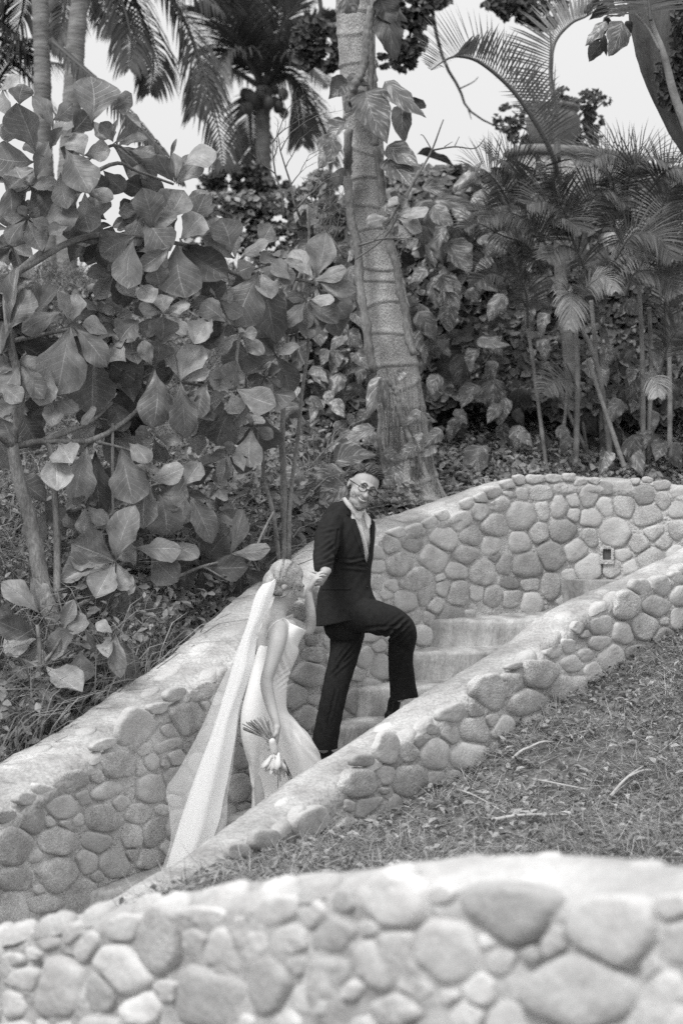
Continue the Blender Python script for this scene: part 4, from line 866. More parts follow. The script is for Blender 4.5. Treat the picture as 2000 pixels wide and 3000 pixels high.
# wall of vine leaves over the bank: the biggest, one by one
lv2 = [(1010,1425,935,1475,70,2),(1000,1385,890,1440,80),(985,1350,1090,1310,75),(960,1490,880,1525,60,2),(930,1560,865,1620,80),(905,1610,880,1690,80),(1110,1385,1150,1420,40),(1150,1360,1165,1410,44,2),(1120,1330,1180,1350,50),(900,1440,850,1500,60,2),(880,1380,820,1420,60)]
leaves(vine, 'vine', lv2, 0, 0, 1, lambda x, y: 11.9, R)
bankv = thing('climbing_vine', 'large variegated vine leaves spread over the ivy bank right of the ringed trunk', 'vine')
cb = [(770,120,1042,195,62,1),(800,345,1025,392,100,2),(1020,385,1195,180,90),(870,432,1205,462,100),(872,485,990,600,130,2),(930,620,900,770,80,2),(930,965,1010,1225,155,2),(862,1000,900,1165,92),(822,925,695,985,102,2),(770,1215,885,1395,142),(1080,1500,1060,1745,172),(900,1645,862,1765,112,2),(760,1700,822,1805,72),(1395,690,1235,825,145,2),(1180,700,1295,680,110),(1350,1095,1250,1250,120,2),(1180,1400,1380,1420,110,2),(1120,1380,1000,1420,110,1),(1260,830,1160,900,90),(680,760,760,700,90),(700,880,650,780,90,1),(1100,560,1010,470,110),(1240,560,1120,620,110,1),(1300,420,1200,330,110),(1060,780,960,850,90),(1200,980,1300,1060,90),(1100,1060,1180,1140,90,2),(1300,1560,1220,1700,110),(1150,1800,1230,1860,80),(1020,1880,1090,1960,80,2),(1320,1850,1250,1960,90,2)]
YBK = lambda x, y: np.interp(y, [480, 560, 1300, 1420], [15.4, 15.1, 14.0, 13.6])
leaves(bankv, 'vine', cb, 900, 400, .4252, lambda x, y: YBK(x, y)-.35, R, wr=1.0)
for q_ in range(215):
    px = R.uniform(940, 2020); py = R.uniform(510, 1330)
    if 1030+(py-400)*.17 < px < 1130+(py-400)*.17: continue
    s_ = R.choice((55, 70, 85, 100, 60))*(1.1 if px < 1500 else .9); a = R.uniform(-.9, .9)+math.pi/2
    ry = YBK(px, py)-R.uniform(.05, .5)
    leaves(bankv, 'vine', [(px, py, px+math.cos(a)*s_, py+math.sin(a)*s_, s_*R.uniform(.6, .8), R.choice((0, 0, 1, 1, 2)))], 0, 0, 1, lambda x, y: ry, R, tilt=.8)
leftv = thing('climbing_vine', 'tangle of smaller vine leaves between the slim stems and the ringed trunk', 'vine')
for q_ in range(150):
    px = R.uniform(860, 1110); py = R.uniform(600, 1420)
    if px > 1000+(py-400)*.11: continue
    s_ = R.uniform(36, 70); a = R.uniform(-1, 1)+math.pi/2; ry = np.interp(py, [560, 1420], [14.2, 12.7])-R.uniform(.0, .3)
    leaves(leftv, 'vine', [(px, py, px+math.cos(a)*s_, py+math.sin(a)*s_, s_*R.uniform(.6, .85), R.choice((0, 0, 1, 2)))], 0, 0, 1, lambda x, y: ry, R, tilt=.8)
scatter('vine_leaf_mass', [tuple(P(1000+(R.random()-.5)*0+R.uniform(-150, 60), py_, np.interp(py_, [560, 1420], [14.3, 12.9])+R.uniform(-.1, .3))) for py_ in [R.uniform(600, 1440) for _ in range(5000)]], np.tile([0, -1, .2], (5000, 1)), np.array([R.uniform(.05, .12) for _ in range(5000)]), M_ivy, parent=leftv, seed=77, aspect=.7, up=.6, kind='stuff')

# ------------------------------------------------------------------ palm fronds
def frond(name, path, m, parent, leaf, nleaf=46, droop=.5, up=Vector((0, 0, 1)), vee=.25, r0=.014, wdt=.028, seed=0, sweep=.55, prof=None, start=.12, both=(1, -1), curl=0.0):
    R = random.Random(seed); q = cr(path, 40); mb = MB(); mb.tube(q, [r0*(1-.85*i/39) for i in range(40)], n=5)
    mb.UV = [(.3, .7)]*len(mb.V)
    for i in range(nleaf):
        t = start+(1-start)*(i+.5)/nleaf; k = min(38, int(t*39)); p = q[k].lerp(q[k+1], t*39-k); T = (q[k+1]-q[k]).normalized()
        S = T.cross(up)
        if S.length < .15: S = T.cross(Vector((0, -1, .2)))
        S.normalize(); U = S.cross(T)
        pr = (math.sin(math.pi*min(1, .10+.90*t))**.55 if prof is None else prof(t))
        for sd in both:
            L = leaf*pr*R.uniform(.88, 1.08)
            if R.random() < .03: continue
            sw = sweep+.8*t*t
            d = (S*sd+T*sw+U*(vee+R.uniform(-.12, .12))).normalized(); g = Vector((0, 0, -1))*droop*R.uniform(.7, 1.3)
            if curl: g = g+U*(-curl)
            wv = T.cross(d); wv = d.cross(U).normalized()*wdt*.5
            p0 = p; p1 = p0+(d+g*.12)*L*.33; p2 = p1+(d+g*.7).normalized()*L*.36; p3 = p2+(d+g*1.5).normalized()*L*.34
            w1, w2 = wv, wv*.8
            uvv = (R.random(), R.random())
            mb.add([p0-wv*.4, p0+wv*.4, p1+w1, p1-w1, p2+w2, p2-w2, p3], [(0, 1, 2, 3), (3, 2, 4, 5), (5, 4, 6)], [uvv]*7)
    return mb.build(name, m, parent)
def PP(lst, Y, dy=0):
    n = len(lst); return [P(a[0], a[1], (a[2] if len(a) > 2 else Y+dy*i/(n-1))) for i, a in enumerate(lst)]
# two tall palms at left, heads above the picture
tall = []
for nm, lab, pts, Y, wpx in [('palm_tree', 'left one of two slim ringed palm trunks at the upper left', [(165,1050),(150,900),(150,700),(127,420),(125,200),(118,0),(112,-260)], 17.5, 46), ('palm_tree', 'right one of two slim ringed palm trunks at the upper left', [(212,1050),(200,850),(195,600),(205,430),(215,250),(225,100),(238,-60),(250,-300)], 17.2, 50)]:
    t_ = thing(nm, lab, 'palm tree', group='ringed palm trunks at the upper left'); C_ = cr([P(a, b, Y) for a, b in pts], 260); V = []; n = 20
    for i in range(260):
        r = wpx/2/F*Y*(1.25-.3*i/260); r += .012*abs((i*.37) % 1.0-.3)+.006*mn.noise(Vector((i*.2, 0, Y)))
        for j in range(n):
            th = 2*math.pi*j/n; V.append(C_[i]+Vector((math.cos(th)*r, math.sin(th)*r, .02*math.sin(th+i*.1))))
    obj('trunk', V, [(i*n+j, i*n+(j+1) % n, (i+1)*n+(j+1) % n, (i+1)*n+j) for i in range(259) for j in range(n)], mat('palm_bark_far', .14, .26, 6, .9, .5, 30, blot=.2, wood=(1, 1, 3)), t_); tall.append(t_)
G_ = 18.4
for i, (pts, L, dr, w_) in enumerate([
    ([(330,-260),(430,-100),(540,60),(600,220),(640,380),(655,490)], .95, 1.4, .045),
    ([(300,-260),(420,-120),(520,20),(570,140),(590,260),(575,330)], .9, 1.5, .045),
    ([(280,-240),(360,-80),(420,60),(450,180),(440,270)], .85, 1.5, .045),
    ([(270,-200),(330,-60),(370,40),(385,130),(380,200)], .8, 1.4, .045),
    ([(260,-250),(340,-140),(450,-80),(560,-40),(640,30)], .9, 1.5, .045),
    ([(250,-160),(300,-20),(330,40),(340,100)], .7, 1.4, .04),
    ([(230,-260),(200,-100),(190,30),(165,120)], .7, 1.2, .04),
    ([(240,-260),(300,-120),(400,-60),(500,-40)], .7, 1.5, .045)]):
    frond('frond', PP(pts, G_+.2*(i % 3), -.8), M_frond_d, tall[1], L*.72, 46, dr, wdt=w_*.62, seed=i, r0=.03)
for i, (pts, L, dr, w_) in enumerate([
    ([(110,-250),(60,-120),(10,-20),(-40,60)], .8, 1.2, .04), ([(110,-240),(40,-160),(-40,-60),(-90,60)], .8, 1.2, .045), ([(110,-250),(80,-60),(60,60),(20,160)], .8, 1.2, .045),
    ([(0,150),(80,220),(160,330),(230,440)], .5, .9, .03), ([(-60,90),(40,130),(100,170),(190,190)], .55, 1.0, .035), ([(-40,300),(20,200),(80,130),(160,110)], .5, .9, .04),
    ([(130,-230),(170,-80),(190,30),(180,120)], .6, 1.3, .04), ([(-60,20),(0,60),(60,120),(110,230)], .5, 1.0, .04)]):
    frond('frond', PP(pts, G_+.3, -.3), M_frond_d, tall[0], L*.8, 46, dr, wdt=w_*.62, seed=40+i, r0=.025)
# drooping dark frond running down to the right behind the big leaves
bl = thing('palm_frond', 'long dark palm frond hanging down to the right behind the big leaves', 'palm frond')
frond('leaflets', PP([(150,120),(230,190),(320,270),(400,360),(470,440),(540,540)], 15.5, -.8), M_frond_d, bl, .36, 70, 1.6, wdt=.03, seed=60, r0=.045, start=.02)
# coconut palm beyond
coco = thing('palm_tree', 'blurred coconut palm with a cluster of coconuts beyond the hedge', 'palm tree'); YK = 24
C_ = cr([P(a, b, YK) for a, b in [(775,720),(775,560),(772,450),(770,330),(770,255)]], 80); m_ = MB(); m_.tube(C_, [(.10+.012*(i % 4 == 0)) for i in range(80)], n=12); m_.build('trunk', mat('coconut_bark', .12, .22, 6, .9, .5, 30), coco)
for i, (pts, L, dr) in enumerate([
    ([(768,245),(730,170),(680,110),(620,60),(570,20)], .95, .5), ([(765,245),(745,150),(770,40),(775,-80)], .9, .4), ([(775,245),(800,130),(860,30),(930,-60)], .95, .5), ([(778,250),(850,160),(920,80),(985,40)], .9, .8),
    ([(775,255),(840,220),(900,290),(950,380),(975,480)], 1.0, 1.2), ([(765,250),(720,170),(660,160),(625,230),(608,310)], .95, 1.3), ([(768,255),(740,200),(660,150),(590,150),(540,170)], .8, 1.0), ([(770,250),(700,60),(640,-20)], .9, .5),
    ([(770,262),(735,300),(735,400),(738,490)], .75, 1.3), ([(772,250),(830,60),(840,-60)], .9, .4), ([(772,245),(700,90),(690,-60)], .9, .5), ([(776,258),(850,230),(880,330),(885,420)], .8, 1.4), ([(774,258),(830,180),(900,190),(960,250)], .85, 1.1), ([(766,256),(690,210),(640,200),(590,240)], .8, 1.2)]):
    frond('frond', PP(pts, YK, R.uniform(-1, .5)), M_frond if i % 3 else M_frond_d, coco, L*.8, 48, dr*.6, wdt=.030, seed=80+i, r0=.05)
M_nut = mat('coconut', .05, .10, 5, .6, .1)
for i in range(22):
    sd = -1 if i % 2 else 1; c = P(770+sd*R.uniform(12, 62), 285+R.uniform(-25, 50)+(15 if sd < 0 else 0), YK-.2+R.uniform(-.2, .2)); m_ = MB(); r = R.uniform(.05, .085); m_.ell(c, (Vector((r, 0, 0)), Vector((0, r, 0)), Vector((0, 0, r*1.2)))); m_.build('coconut', M_nut, coco)
# areca palms at right
M_cane = mat('ringed_cane', .15, .29, 8, .6, .3, 40, blot=.2)
def cane(parent, pts, r, Y):
    q = cr([P(a, b, Y) for a, b in pts], 50); m_ = MB(); s = 0; rr = []
    for i in range(50): rr.append(r*(1+.18*(i % 6 == 0))*(1.1-.3*i/50))
    m_.tube(q, rr, n=8); m_.build('cane', M_cane, parent)
a1 = thing('areca_palm', 'tall young palm with two long arching fronds against the sky at upper right', 'palm tree')
cane(a1, [(1690,1250),(1660,1000),(1640,800),(1638,650),(1630,520),(1625,450)], .05, 14.2)
frond('frond', PP([(1628,520),(1622,466),(1574,370),(1498,262),(1408,185),(1345,166),(1306,175),(1262,205)], 13.9, -.8), M_frond_m, a1, .50, 76, .10, up=Vector((.45, -.3, .85)), vee=1.0, wdt=.017, seed=1, r0=.028, sweep=.35, start=.20)
frond('frond', PP([(1632,470),(1628,332),(1612,223),(1622,128),(1670,70),(1721,45),(1800,-10)], 13.9, .3), M_frond_m, a1, .46, 70, .10, up=Vector((-.6, -.3, .6)), vee=.9, wdt=.017, seed=2, r0=.028, sweep=.45, start=.10)
a2 = thing('areca_palm', 'clump of areca palms with thin ringed canes and arching fronds at right behind the wall', 'palm tree')
for pts, r in [([(1600,1370),(1545,960),(1500,720)],.022),([(1685,1360),(1690,1100),(1680,900)],.032),([(1790,1370),(1750,1080),(1670,900)],.030),([(1770,1390),(1745,1050),(1730,880)],.028),([(1828,1370),(1770,1200),(1720,1050)],.026),([(1872,1385),(1800,1230),(1740,1100)],.026),([(1882,1370),(1880,1050),(1865,740)],.028),([(1893,1370),(1905,1100),(1900,900)],.028),([(1740,1370),(1660,1200),(1600,1060)],.022),([(1722,1350),(1700,1180),(1690,1000)],.02),([(1960,1340),(1960,1100),(1950,850)],.026),([(1640,1330),(1660,1150),(1650,1000)],.02)]:
    cane(a2, pts, r*.72, 13.75+R.uniform(-.25, .35))
FR = [([(1510,600),(1520,540),(1490,480),(1430,455)],0,.42),([(1515,600),(1560,520),(1570,470),(1545,430)],0,.45),([(1500,640),(1470,560),(1420,500),(1370,490)],0,.40),([(1590,800),(1540,720),(1470,690),(1400,655),(1360,670)],1,.40),([(1690,760),(1705,640),(1745,570),(1790,560),(1830,600)],1,.46),([(1690,740),(1650,640),(1600,590),(1540,600)],1,.42),([(1760,820),(1790,770),(1850,735),(1930,740)],2,.30),([(1660,900),(1665,855),(1672,880),(1668,960)],2,.30),([(1700,900),(1720,840),(1770,810),(1800,850)],2,.26),([(1860,600),(1875,570),(1890,590),(1885,640)],2,.28),([(1830,600),(1850,500),(1900,460),(1960,480)],0,.40),([(1800,620),(1790,520),(1740,470),(1680,470)],0,.42),([(1870,560),(1840,480),(1780,450),(1730,470)],0,.40),([(1540,900),(1500,830),(1440,800),(1390,830)],1,.34),([(1545,960),(1540,860),(1510,780),(1530,720)],1,.34),([(1950,800),(1930,660),(1960,560),(2030,520)],1,.5),([(1960,900),(1990,760),(1960,640),(1900,600)],1,.5),([(1940,1000),(1960,860),(2010,760),(2080,740)],1,.5),([(1850,760),(1800,660),(1820,600),(1880,640)],1,.42),([(1700,1130),(1660,1110),(1620,1120),(1590,1150)],0,.26),([(1880,1150),(1900,1110),(1920,1120),(1925,1160)],2,.22),([(1700,700),(1640,600),(1620,520)],0,.4),([(1560,760),(1600,660),(1650,640),(1700,680)],1,.42),([(1620,760),(1560,660),(1480,620),(1430,640)],1,.42),([(1930,1100),(1960,1000),(2010,950),(2060,960)],1,.4),([(1800,760),(1850,690),(1920,690),(1970,760)],1,.42),([(1900,560),(1950,500),(2010,500),(2060,560)],0,.42),([(1720,820),(1690,740),(1640,720),(1600,760)],0,.36),([(1830,870),(1860,800),(1930,800),(1980,860)],1,.36)]
for i, (pts, tn, L) in enumerate(FR):
    ups = Vector((R.uniform(-.4, .4), -.9, .7)); frond('frond', PP(pts, 13.6+R.uniform(-.3, .4), -.35), (M_frond, M_frond, M_frond_l)[tn], a2, L*.84, 40, (.28, .30, .8)[tn], up=ups, vee=(.45, .45, .1)[tn], wdt=.015, seed=200+i, r0=.012, start=.15, sweep=.6)
# planter urn, its ledge and bush
M_urn = mat('terracotta_urn', .12, .22, 6, .8, .3, 30, blot=.15)
urn = thing('planter_urn', 'big ribbed round planter urn on a ledge at the upper right', 'planter'); YU = 16.2
prof = [(0, 447), (38, 447), (52, 430), (66, 405), (75, 375), (76, 350), (70, 335), (66, 330), (76, 326), (78, 316), (70, 312), (62, 318), (0, 330)]; n = 40
cx = P(1619, 0, YU).x; V = []
for (r, y) in prof:
    for j in range(n):
        th = 2*math.pi*j/n; rr = r*1.0/F*YU*(1+(.05*math.cos(th*14) if 335 < y < 440 else 0)); V.append(Vector((cx+math.cos(th)*rr, YU+math.sin(th)*rr, P(0, y, YU).z)))
obj('bowl', V, [(i*n+j, i*n+(j+1) % n, (i+1)*n+(j+1) % n, (i+1)*n+j) for i in range(len(prof)-1) for j in range(n)], M_urn, urn)
led = thing('terrace_ledge', 'curved concrete terrace ledge under the planter urn', 'ledge'); m_ = MB()
C_ = cr([P(a, b, c) for a, b, c in [(1490,452,16.4),(1540,438,15.9),(1640,440,15.6),(1740,447,15.7),(1820,458,16.1),(1870,466,16.6)]], 30); m_.tube(C_, .05, n=8, flat=1.0); m_.build('rim', M_urn, led)
V = []
for c in C_: V += [c+Vector((0, 0, -.03)), c+Vector((0, .05, -.75))]
obj('wall_face', V, [(2*i, 2*i+1, 2*i+3, 2*i+2) for i in range(29)], M_mortar, led)
V = [c+Vector((0, 0, .0)) for c in C_]+[c+Vector((0, 1.6, .0)) for c in C_]; obj('slab', V, [(i, i+1, 31+i, 30+i) for i in range(29)], M_urn, led)
def bush(name, lab, cat, blobs, Y, n, m, size, seed, depth=.3, trunk=None):
    t_ = thing(name, lab, cat); RR = random.Random(seed); C = []; Nn = []
    tot = sum(b[2]*b[3] for b in blobs)
    for (x, y, rx, ry) in blobs:
        k_ = int(n*rx*ry/tot)
        for _ in range(k_):
            a = RR.uniform(0, 6.28); r = RR.random()**.5; z = RR.uniform(-1, 1)
            px, py = x+rx*r*math.cos(a), y+ry*r*math.sin(a)
            if mn.noise(Vector((px*.035, py*.035, seed)))+.6*mn.noise(Vector((px*.09, py*.09, seed))) < -.10: continue
            C.append(tuple(P(px, py, Y+z*depth))); Nn.append((math.cos(a)*.3, -.8, .5))
    scatter('foliage', C, Nn, np.array([RR.uniform(*size) for _ in C]), m, parent=t_, seed=seed, aspect=.6, up=.7, kind='stuff')
    m2 = MB()
    for (x, y, rx, ry) in blobs:
        if trunk: limb(m2, [(trunk[0], trunk[1], Y), ((x+trunk[0])/2+RR.uniform(-12, 12), (y+trunk[1])/2, Y), (x, y, Y)], trunk[2], trunk[2]*.3, seg=10, n=5)
    if trunk: m2.build('branches', M_barkd, t_)
    return t_
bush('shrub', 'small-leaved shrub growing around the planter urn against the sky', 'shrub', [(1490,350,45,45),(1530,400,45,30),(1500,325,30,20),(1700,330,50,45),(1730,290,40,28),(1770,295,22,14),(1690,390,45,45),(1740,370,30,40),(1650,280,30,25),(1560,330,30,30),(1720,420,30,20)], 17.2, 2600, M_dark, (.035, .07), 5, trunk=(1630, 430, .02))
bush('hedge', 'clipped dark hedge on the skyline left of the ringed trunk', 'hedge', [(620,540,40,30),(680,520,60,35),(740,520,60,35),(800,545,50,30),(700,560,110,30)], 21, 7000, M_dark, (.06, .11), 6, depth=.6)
bush('bush', 'paler small-leaved bushes below the hedge left of the ringed trunk', 'bush', [(640,640,70,60),(720,660,90,80),(820,620,70,60),(890,590,60,50),(940,560,50,60),(600,720,60,60),(800,720,80,60),(700,590,110,30)], 17.6, 6500, M_cover, (.06, .12), 7, depth=.5)
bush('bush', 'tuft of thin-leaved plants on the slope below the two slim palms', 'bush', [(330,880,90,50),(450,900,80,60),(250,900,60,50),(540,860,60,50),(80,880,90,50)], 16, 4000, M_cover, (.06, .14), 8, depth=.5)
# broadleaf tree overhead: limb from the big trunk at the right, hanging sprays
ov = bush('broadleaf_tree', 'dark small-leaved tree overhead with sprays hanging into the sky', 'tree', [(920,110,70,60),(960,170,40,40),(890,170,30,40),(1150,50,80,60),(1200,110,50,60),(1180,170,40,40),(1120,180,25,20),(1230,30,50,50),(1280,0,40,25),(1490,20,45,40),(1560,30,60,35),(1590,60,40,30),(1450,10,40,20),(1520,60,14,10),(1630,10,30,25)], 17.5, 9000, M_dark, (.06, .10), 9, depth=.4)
m_ = MB(); limb(m_, [(2100,-250,17.5),(1800,-130,17.5),(1500,-90,17.5),(1200,-100,17.5),(900,-80,17.5),(750,-60,17.5)], .12, .04); 
for a in [(920,-80,920,150),(1200,-100,1190,150),(1250,-100,1265,30),(1500,-90,1500,40),(1600,-100,1590,50),(1340,-95,1480,20)]: limb(m_, [(a[0],a[1],17.5),((a[0]+a[2])/2+20,(a[1]+a[3])/2,17.5),(a[2],a[3],17.5)], .03, .01)
limb(m_, [(1262,-20,17.5),(1270,60,17.5),(1300,180,17.5),(1345,260,17.5),(1370,320,17.5),(1440,365,17.5),(1500,370,17.5)], .022, .006); limb(m_, [(1345,260,17.5),(1385,240,17.5),(1400,225,17.5)], .008, .003); limb(m_, [(1370,320,17.5),(1378,350,17.5)], .008, .003)
m_.build('branch', M_barkd, ov)
# big trunk at the upper right corner with dark creeper and hanging leaves
bt = thing('giant_tree', 'massive trunk hung with dark creeper in the upper right corner', 'tree'); YT = 12.2
q = cr([P(a, b, YT) for a, b in [(1925,-260),(1935,-60),(1950,80),(1985,200),(2040,320),(2100,420)]], 30); m_ = MB(); m_.tube(q, [.27, .27, .27, .26]+[.25]*26, n=28, jit=.03); m_.build('trunk', mat('fibrous_bark', .07, .15, 7, .9, .8, 40, wood=(1, 1, .3)), bt)
CC = []; 
for _ in range(1500):
    a = R.random(); b_ = R.random(); x = lerp(1925, 2080, a)+R.uniform(-10, 60); y = lerp(180, 330, b_)
    if y > 300+(x-1910)*.35 or x < 1870+(y-100)*.30: continue
    CC.append(tuple(P(x, y, YT-.3+R.uniform(-.1, .1))))
for _ in range(900): CC.append(tuple(P(R.uniform(1965, 2060), R.uniform(-30, 330), YT-.3+R.uniform(-.1, .1))))
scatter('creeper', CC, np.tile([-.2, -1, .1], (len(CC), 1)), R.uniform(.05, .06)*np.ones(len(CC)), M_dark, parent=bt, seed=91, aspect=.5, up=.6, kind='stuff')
ls = thing('young_palm', 'pale jointed stem slanting down across the upper right trunk', 'palm stem'); m_ = MB()
limb(m_, [(1880,-30,11.6),(1912,80,11.6),(1935,140,11.6),(1952,200,11.6),(1975,280,11.6),(2010,370,11.6),(2040,470,11.6)], .014, .038, seg=30, jit=.02); limb(m_, [(1860,40,11.6),(1900,90,11.6),(1932,150,11.6)], .008, .012); m_.build('stem', M_cane, ls)
frond('frond', PP([(1905,60),(1895,-20),(1880,-80)], 11.5), M_frond, ls, .45, 30, .2, up=Vector((0, -1, .3)), vee=0, wdt=.012, seed=5, sweep=.1)
hl = thing('hanging_vine', 'cluster of large round vine leaves hanging against the sky near the upper right corner', 'vine')
chl = [(630,330,510,745,400,2),(370,330,70,620,220,2),(310,655,140,930,240,1),(420,280,230,690,130,1),(400,190,120,330,190,1),(390,200,450,-60,240,1),(700,110,400,200,130),(660,230,400,120,170),(700,330,780,560,140,1),(300,30,100,200,120,1),(330,540,390,820,110,1),(60,200,200,0,80)]
leaves(hl, 'vine', chl, 1700, 0, .1913, lambda x, y: 11.8, R, wr=.95)
m_ = MB(); limb(m_, [(1860,-60,11.9),(1838,20,11.9),(1820,45,11.9),(1770,50,11.9),(1760,110,11.9)], .010, .005); m_.build('stem', M_twig, hl)
# foreground shrubs and odd pieces: agave-like tongues and the pale post on the slope
rb = thing('boulder', 'pale flat boulder half buried in leaf litter on the slope behind the bride', 'rock'); m_ = MB()
c = P(562, 1745, 11.4); m_.ell(c, (Vector((.10, 0, .05)), Vector((0, .12, 0)), Vector((.05, 0, .24))), 14, 10); V = [Vector(v)+Vector((mn.noise(Vector(v)*7), mn.noise(Vector(v)*7+Vector((4, 0, 0))), mn.noise(Vector(v)*6)))*.05 for v in m_.V]; obj('rock', V, m_.F, M_stone[0], rb)
# twigs and branches lying on the lower bank
for i, (a, b, c, d, r, lab) in enumerate([(1440,2420,1660,2405,.011,'longest curved pale stick lying on the dry bank'),(1500,2240,1620,2190,.012,'pale broken branch near the parapet on the bank'),(1640,2180,1790,2140,.007,'thin straight twig high on the bank at right'),(1780,2360,1900,2250,.010,'forked dead stick at the right of the bank'),(1340,2330,1480,2400,.007,'thin dark twig in the middle of the bank'),(1560,2300,1720,2330,.007,'slender twig crossing the straw at centre right')]):
    h1, _ = hit(a, b, bank_bvh); h2, _ = hit(c, d, bank_bvh)
    if h1 is None or h2 is None: continue
    m_ = MB(); q = cr([h1+Vector((0, 0, .03)), h1.lerp(h2, .5)+Vector((0, 0, .045))+Vector((R.uniform(-.05, .05), R.uniform(-.05, .05), 0)), h2+Vector((0, 0, .03))], 12); m_.tube(q, [r*(1-.05*i) for i in range(12)], n=6, jit=.2)
    if i in (1, 3): m_.tube(cr([q[6], q[6]+Vector((.08, .03, .03)), q[6]+Vector((.16, .09, .02))], 6), [r*.6]*6, n=5)
    o = m_.build('fallen_stick', mat('dry_stick', .35, .5, 8, .8, .3), None); o['label'] = lab; o['category'] = 'stick'; o['group'] = 'sticks lying on the bank'

print('LEAVES', [(t.name, len(t.children)) for t in (tree, lower, vine, bankv, leftv)])
# ------------------------------------------------------------------ people
M_skin = mat('skin', .37, .43, 8, .55, .12, 120, spec=.35, coord='Object')
M_skinb = mat('skin_fair', .42, .49, 8, .5, .08, 120, spec=.35)
M_suit = mat('dark_suit_wool', .019, .026, 40, .9, .25, 400, spec=.15, dist=.001)
M_trou = mat('dark_trouser_wool', .016, .024, 40, .9, .25, 400, spec=.15, dist=.001)
M_shirt = mat('white_shirt', .70, .76, 10, .8, .12, 60)
M_dress = mat('ivory_satin_dress', .82, .86, 5, .42, .06, 20, spec=.4)
M_hairm = mat('brown_hair', .03, .12, 30, .5, .4, 90, spec=.5)
M_hairb = mat('blonde_hair', .26, .46, 26, .45, .4, 90, spec=.5)
M_shoe = mat('black_leather_shoe', .012, .02, 10, .35, .1)
M_glass = mat('black_spectacle_frame', .01, .015, 10, .3, 0)
M_teeth = mat('teeth', .58, .62, 10, .4, 0)
M_lip = mat('lips', .17, .20, 10, .5, .1)
M_eye = mat('eye_dark', .04, .06, 10, .3, 0)
M_brow = mat('eyebrow', .09, .15, 60, .8, .3)

def remesh(mb, vox, smooth=3, fn_=None):
    me = bpy.data.meshes.new('tmp'); me.from_pydata([tuple(v) for v in mb.V], [], mb.F); me.update()
    o = bpy.data.objects.new('tmp', me); col.objects.link(o)
    m = o.modifiers.new('r', 'REMESH'); m.mode = 'VOXEL'; m.voxel_size = vox
    if smooth:
        s = o.modifiers.new('s', 'SMOOTH'); s.iterations = smooth; s.factor = .5
    dg = bpy.context.evaluated_depsgraph_get(); dg.update(); ev = o.evaluated_get(dg); out = bpy.data.meshes.new_from_object(ev)
    bpy.data.objects.remove(o); bpy.data.meshes.remove(me)
    n = len(out.vertices); co = np.empty(n*3, dtype=np.float32); out.vertices.foreach_get('co', co); co = co.reshape(-1, 3)
    nr = np.empty(n*3, dtype=np.float32); out.vertices.foreach_get('normal', nr); nr = nr.reshape(-1, 3)
    if fn_ is not None:
        d = fn_(co, nr); co = co+nr*d[:, None]; out.vertices.foreach_set('co', co.astype(np.float32).ravel()); out.update()
    out.polygons.foreach_set('use_smooth', [True]*len(out.polygons)); return out
def cutmesh(me, poly, keep_inside=False, thick=None, inv=False, ymax=None):
    """drop the faces whose place in the picture falls inside a cloth-cut outline"""
    bm = bmesh.new(); bm.from_mesh(me)
    def inside(x, y):
        c = False; n = len(poly); j = n-1
        for i in range(n):
            if (poly[i][1] > y) != (poly[j][1] > y) and x < (poly[j][0]-poly[i][0])*(y-poly[i][1])/(poly[j][1]-poly[i][1])+poly[i][0]: c = not c
            j = i
        return c
    dl = []
    for f in bm.faces:
        c = f.calc_center_median(); x, y = proj(c)
        if inside(x, y) and (ymax is None or c.y < ymax): dl.append(f)
    bmesh.ops.delete(bm, geom=dl, context='FACES')
    # soften the saw-tooth of the cut
    for _ in range(4):
        mv = []
        for v in bm.verts:
            if v.is_boundary:
                nb = [e.other_vert(v) for e in v.link_edges if e.is_boundary]
                if len(nb) == 2: mv.append((v, (nb[0].co+nb[1].co)/2*.5+v.co*.5))
        for v, c in mv: v.co = c
    bm.to_mesh(me); bm.free(); me.update()
    return me
def chain(mb, pts, n=16, up=Vector((0, -1, 0))):
    """pts: (point, ra, rb): ra across (screen plane), rb along up (depth); round ends"""
    V = []; Fc = []; k = len(pts); P_ = [Vector(p[0]) for p in pts]
    secs = []
    for i in range(k):
        t = (P_[min(i+1, k-1)]-P_[max(i-1, 0)]).normalized(); secs.append((P_[i], t, pts[i][1], pts[i][2]))
    full = []
    p, t, a, b = secs[0]
    for s_ in (.3, .7, .93): full.append((p-t*min(a, b)*math.sqrt(1-s_*s_), t, a*s_, b*s_))
    full += secs
    p, t, a, b = secs[-1]
    for s_ in (.93, .7, .3): full.append((p+t*min(a, b)*math.sqrt(1-s_*s_), t, a*s_, b*s_))
    for (p, t, a, b) in full:
        u = (up-t*up.dot(t)); u = u.normalized() if u.length > .05 else Vector((1, 0, 0)); x = t.cross(u)
        for j in range(n):
            th = 2*math.pi*j/n; V.append(p+x*(math.cos(th)*a)+u*(math.sin(th)*b))
    K = len(full)
    for i in range(K-1):
        for j in range(n): Fc.append((i*n+j, i*n+(j+1) % n, (i+1)*n+(j+1) % n, (i+1)*n+j))
    Fc.append(tuple(range(n))[::-1]); Fc.append(tuple((K-1)*n+j for j in range(n)))
    mb.add(V, Fc)
def sm(pts, k=4):
    """resample a chain smoothly"""
    A = [(p[0].x, p[0].y, p[0].z, p[1], p[2]) for p in pts]; n = (len(A)-1)*k+1; B = cr(A, n); return [(Vector(b[:3]), b[3], b[4]) for b in B]
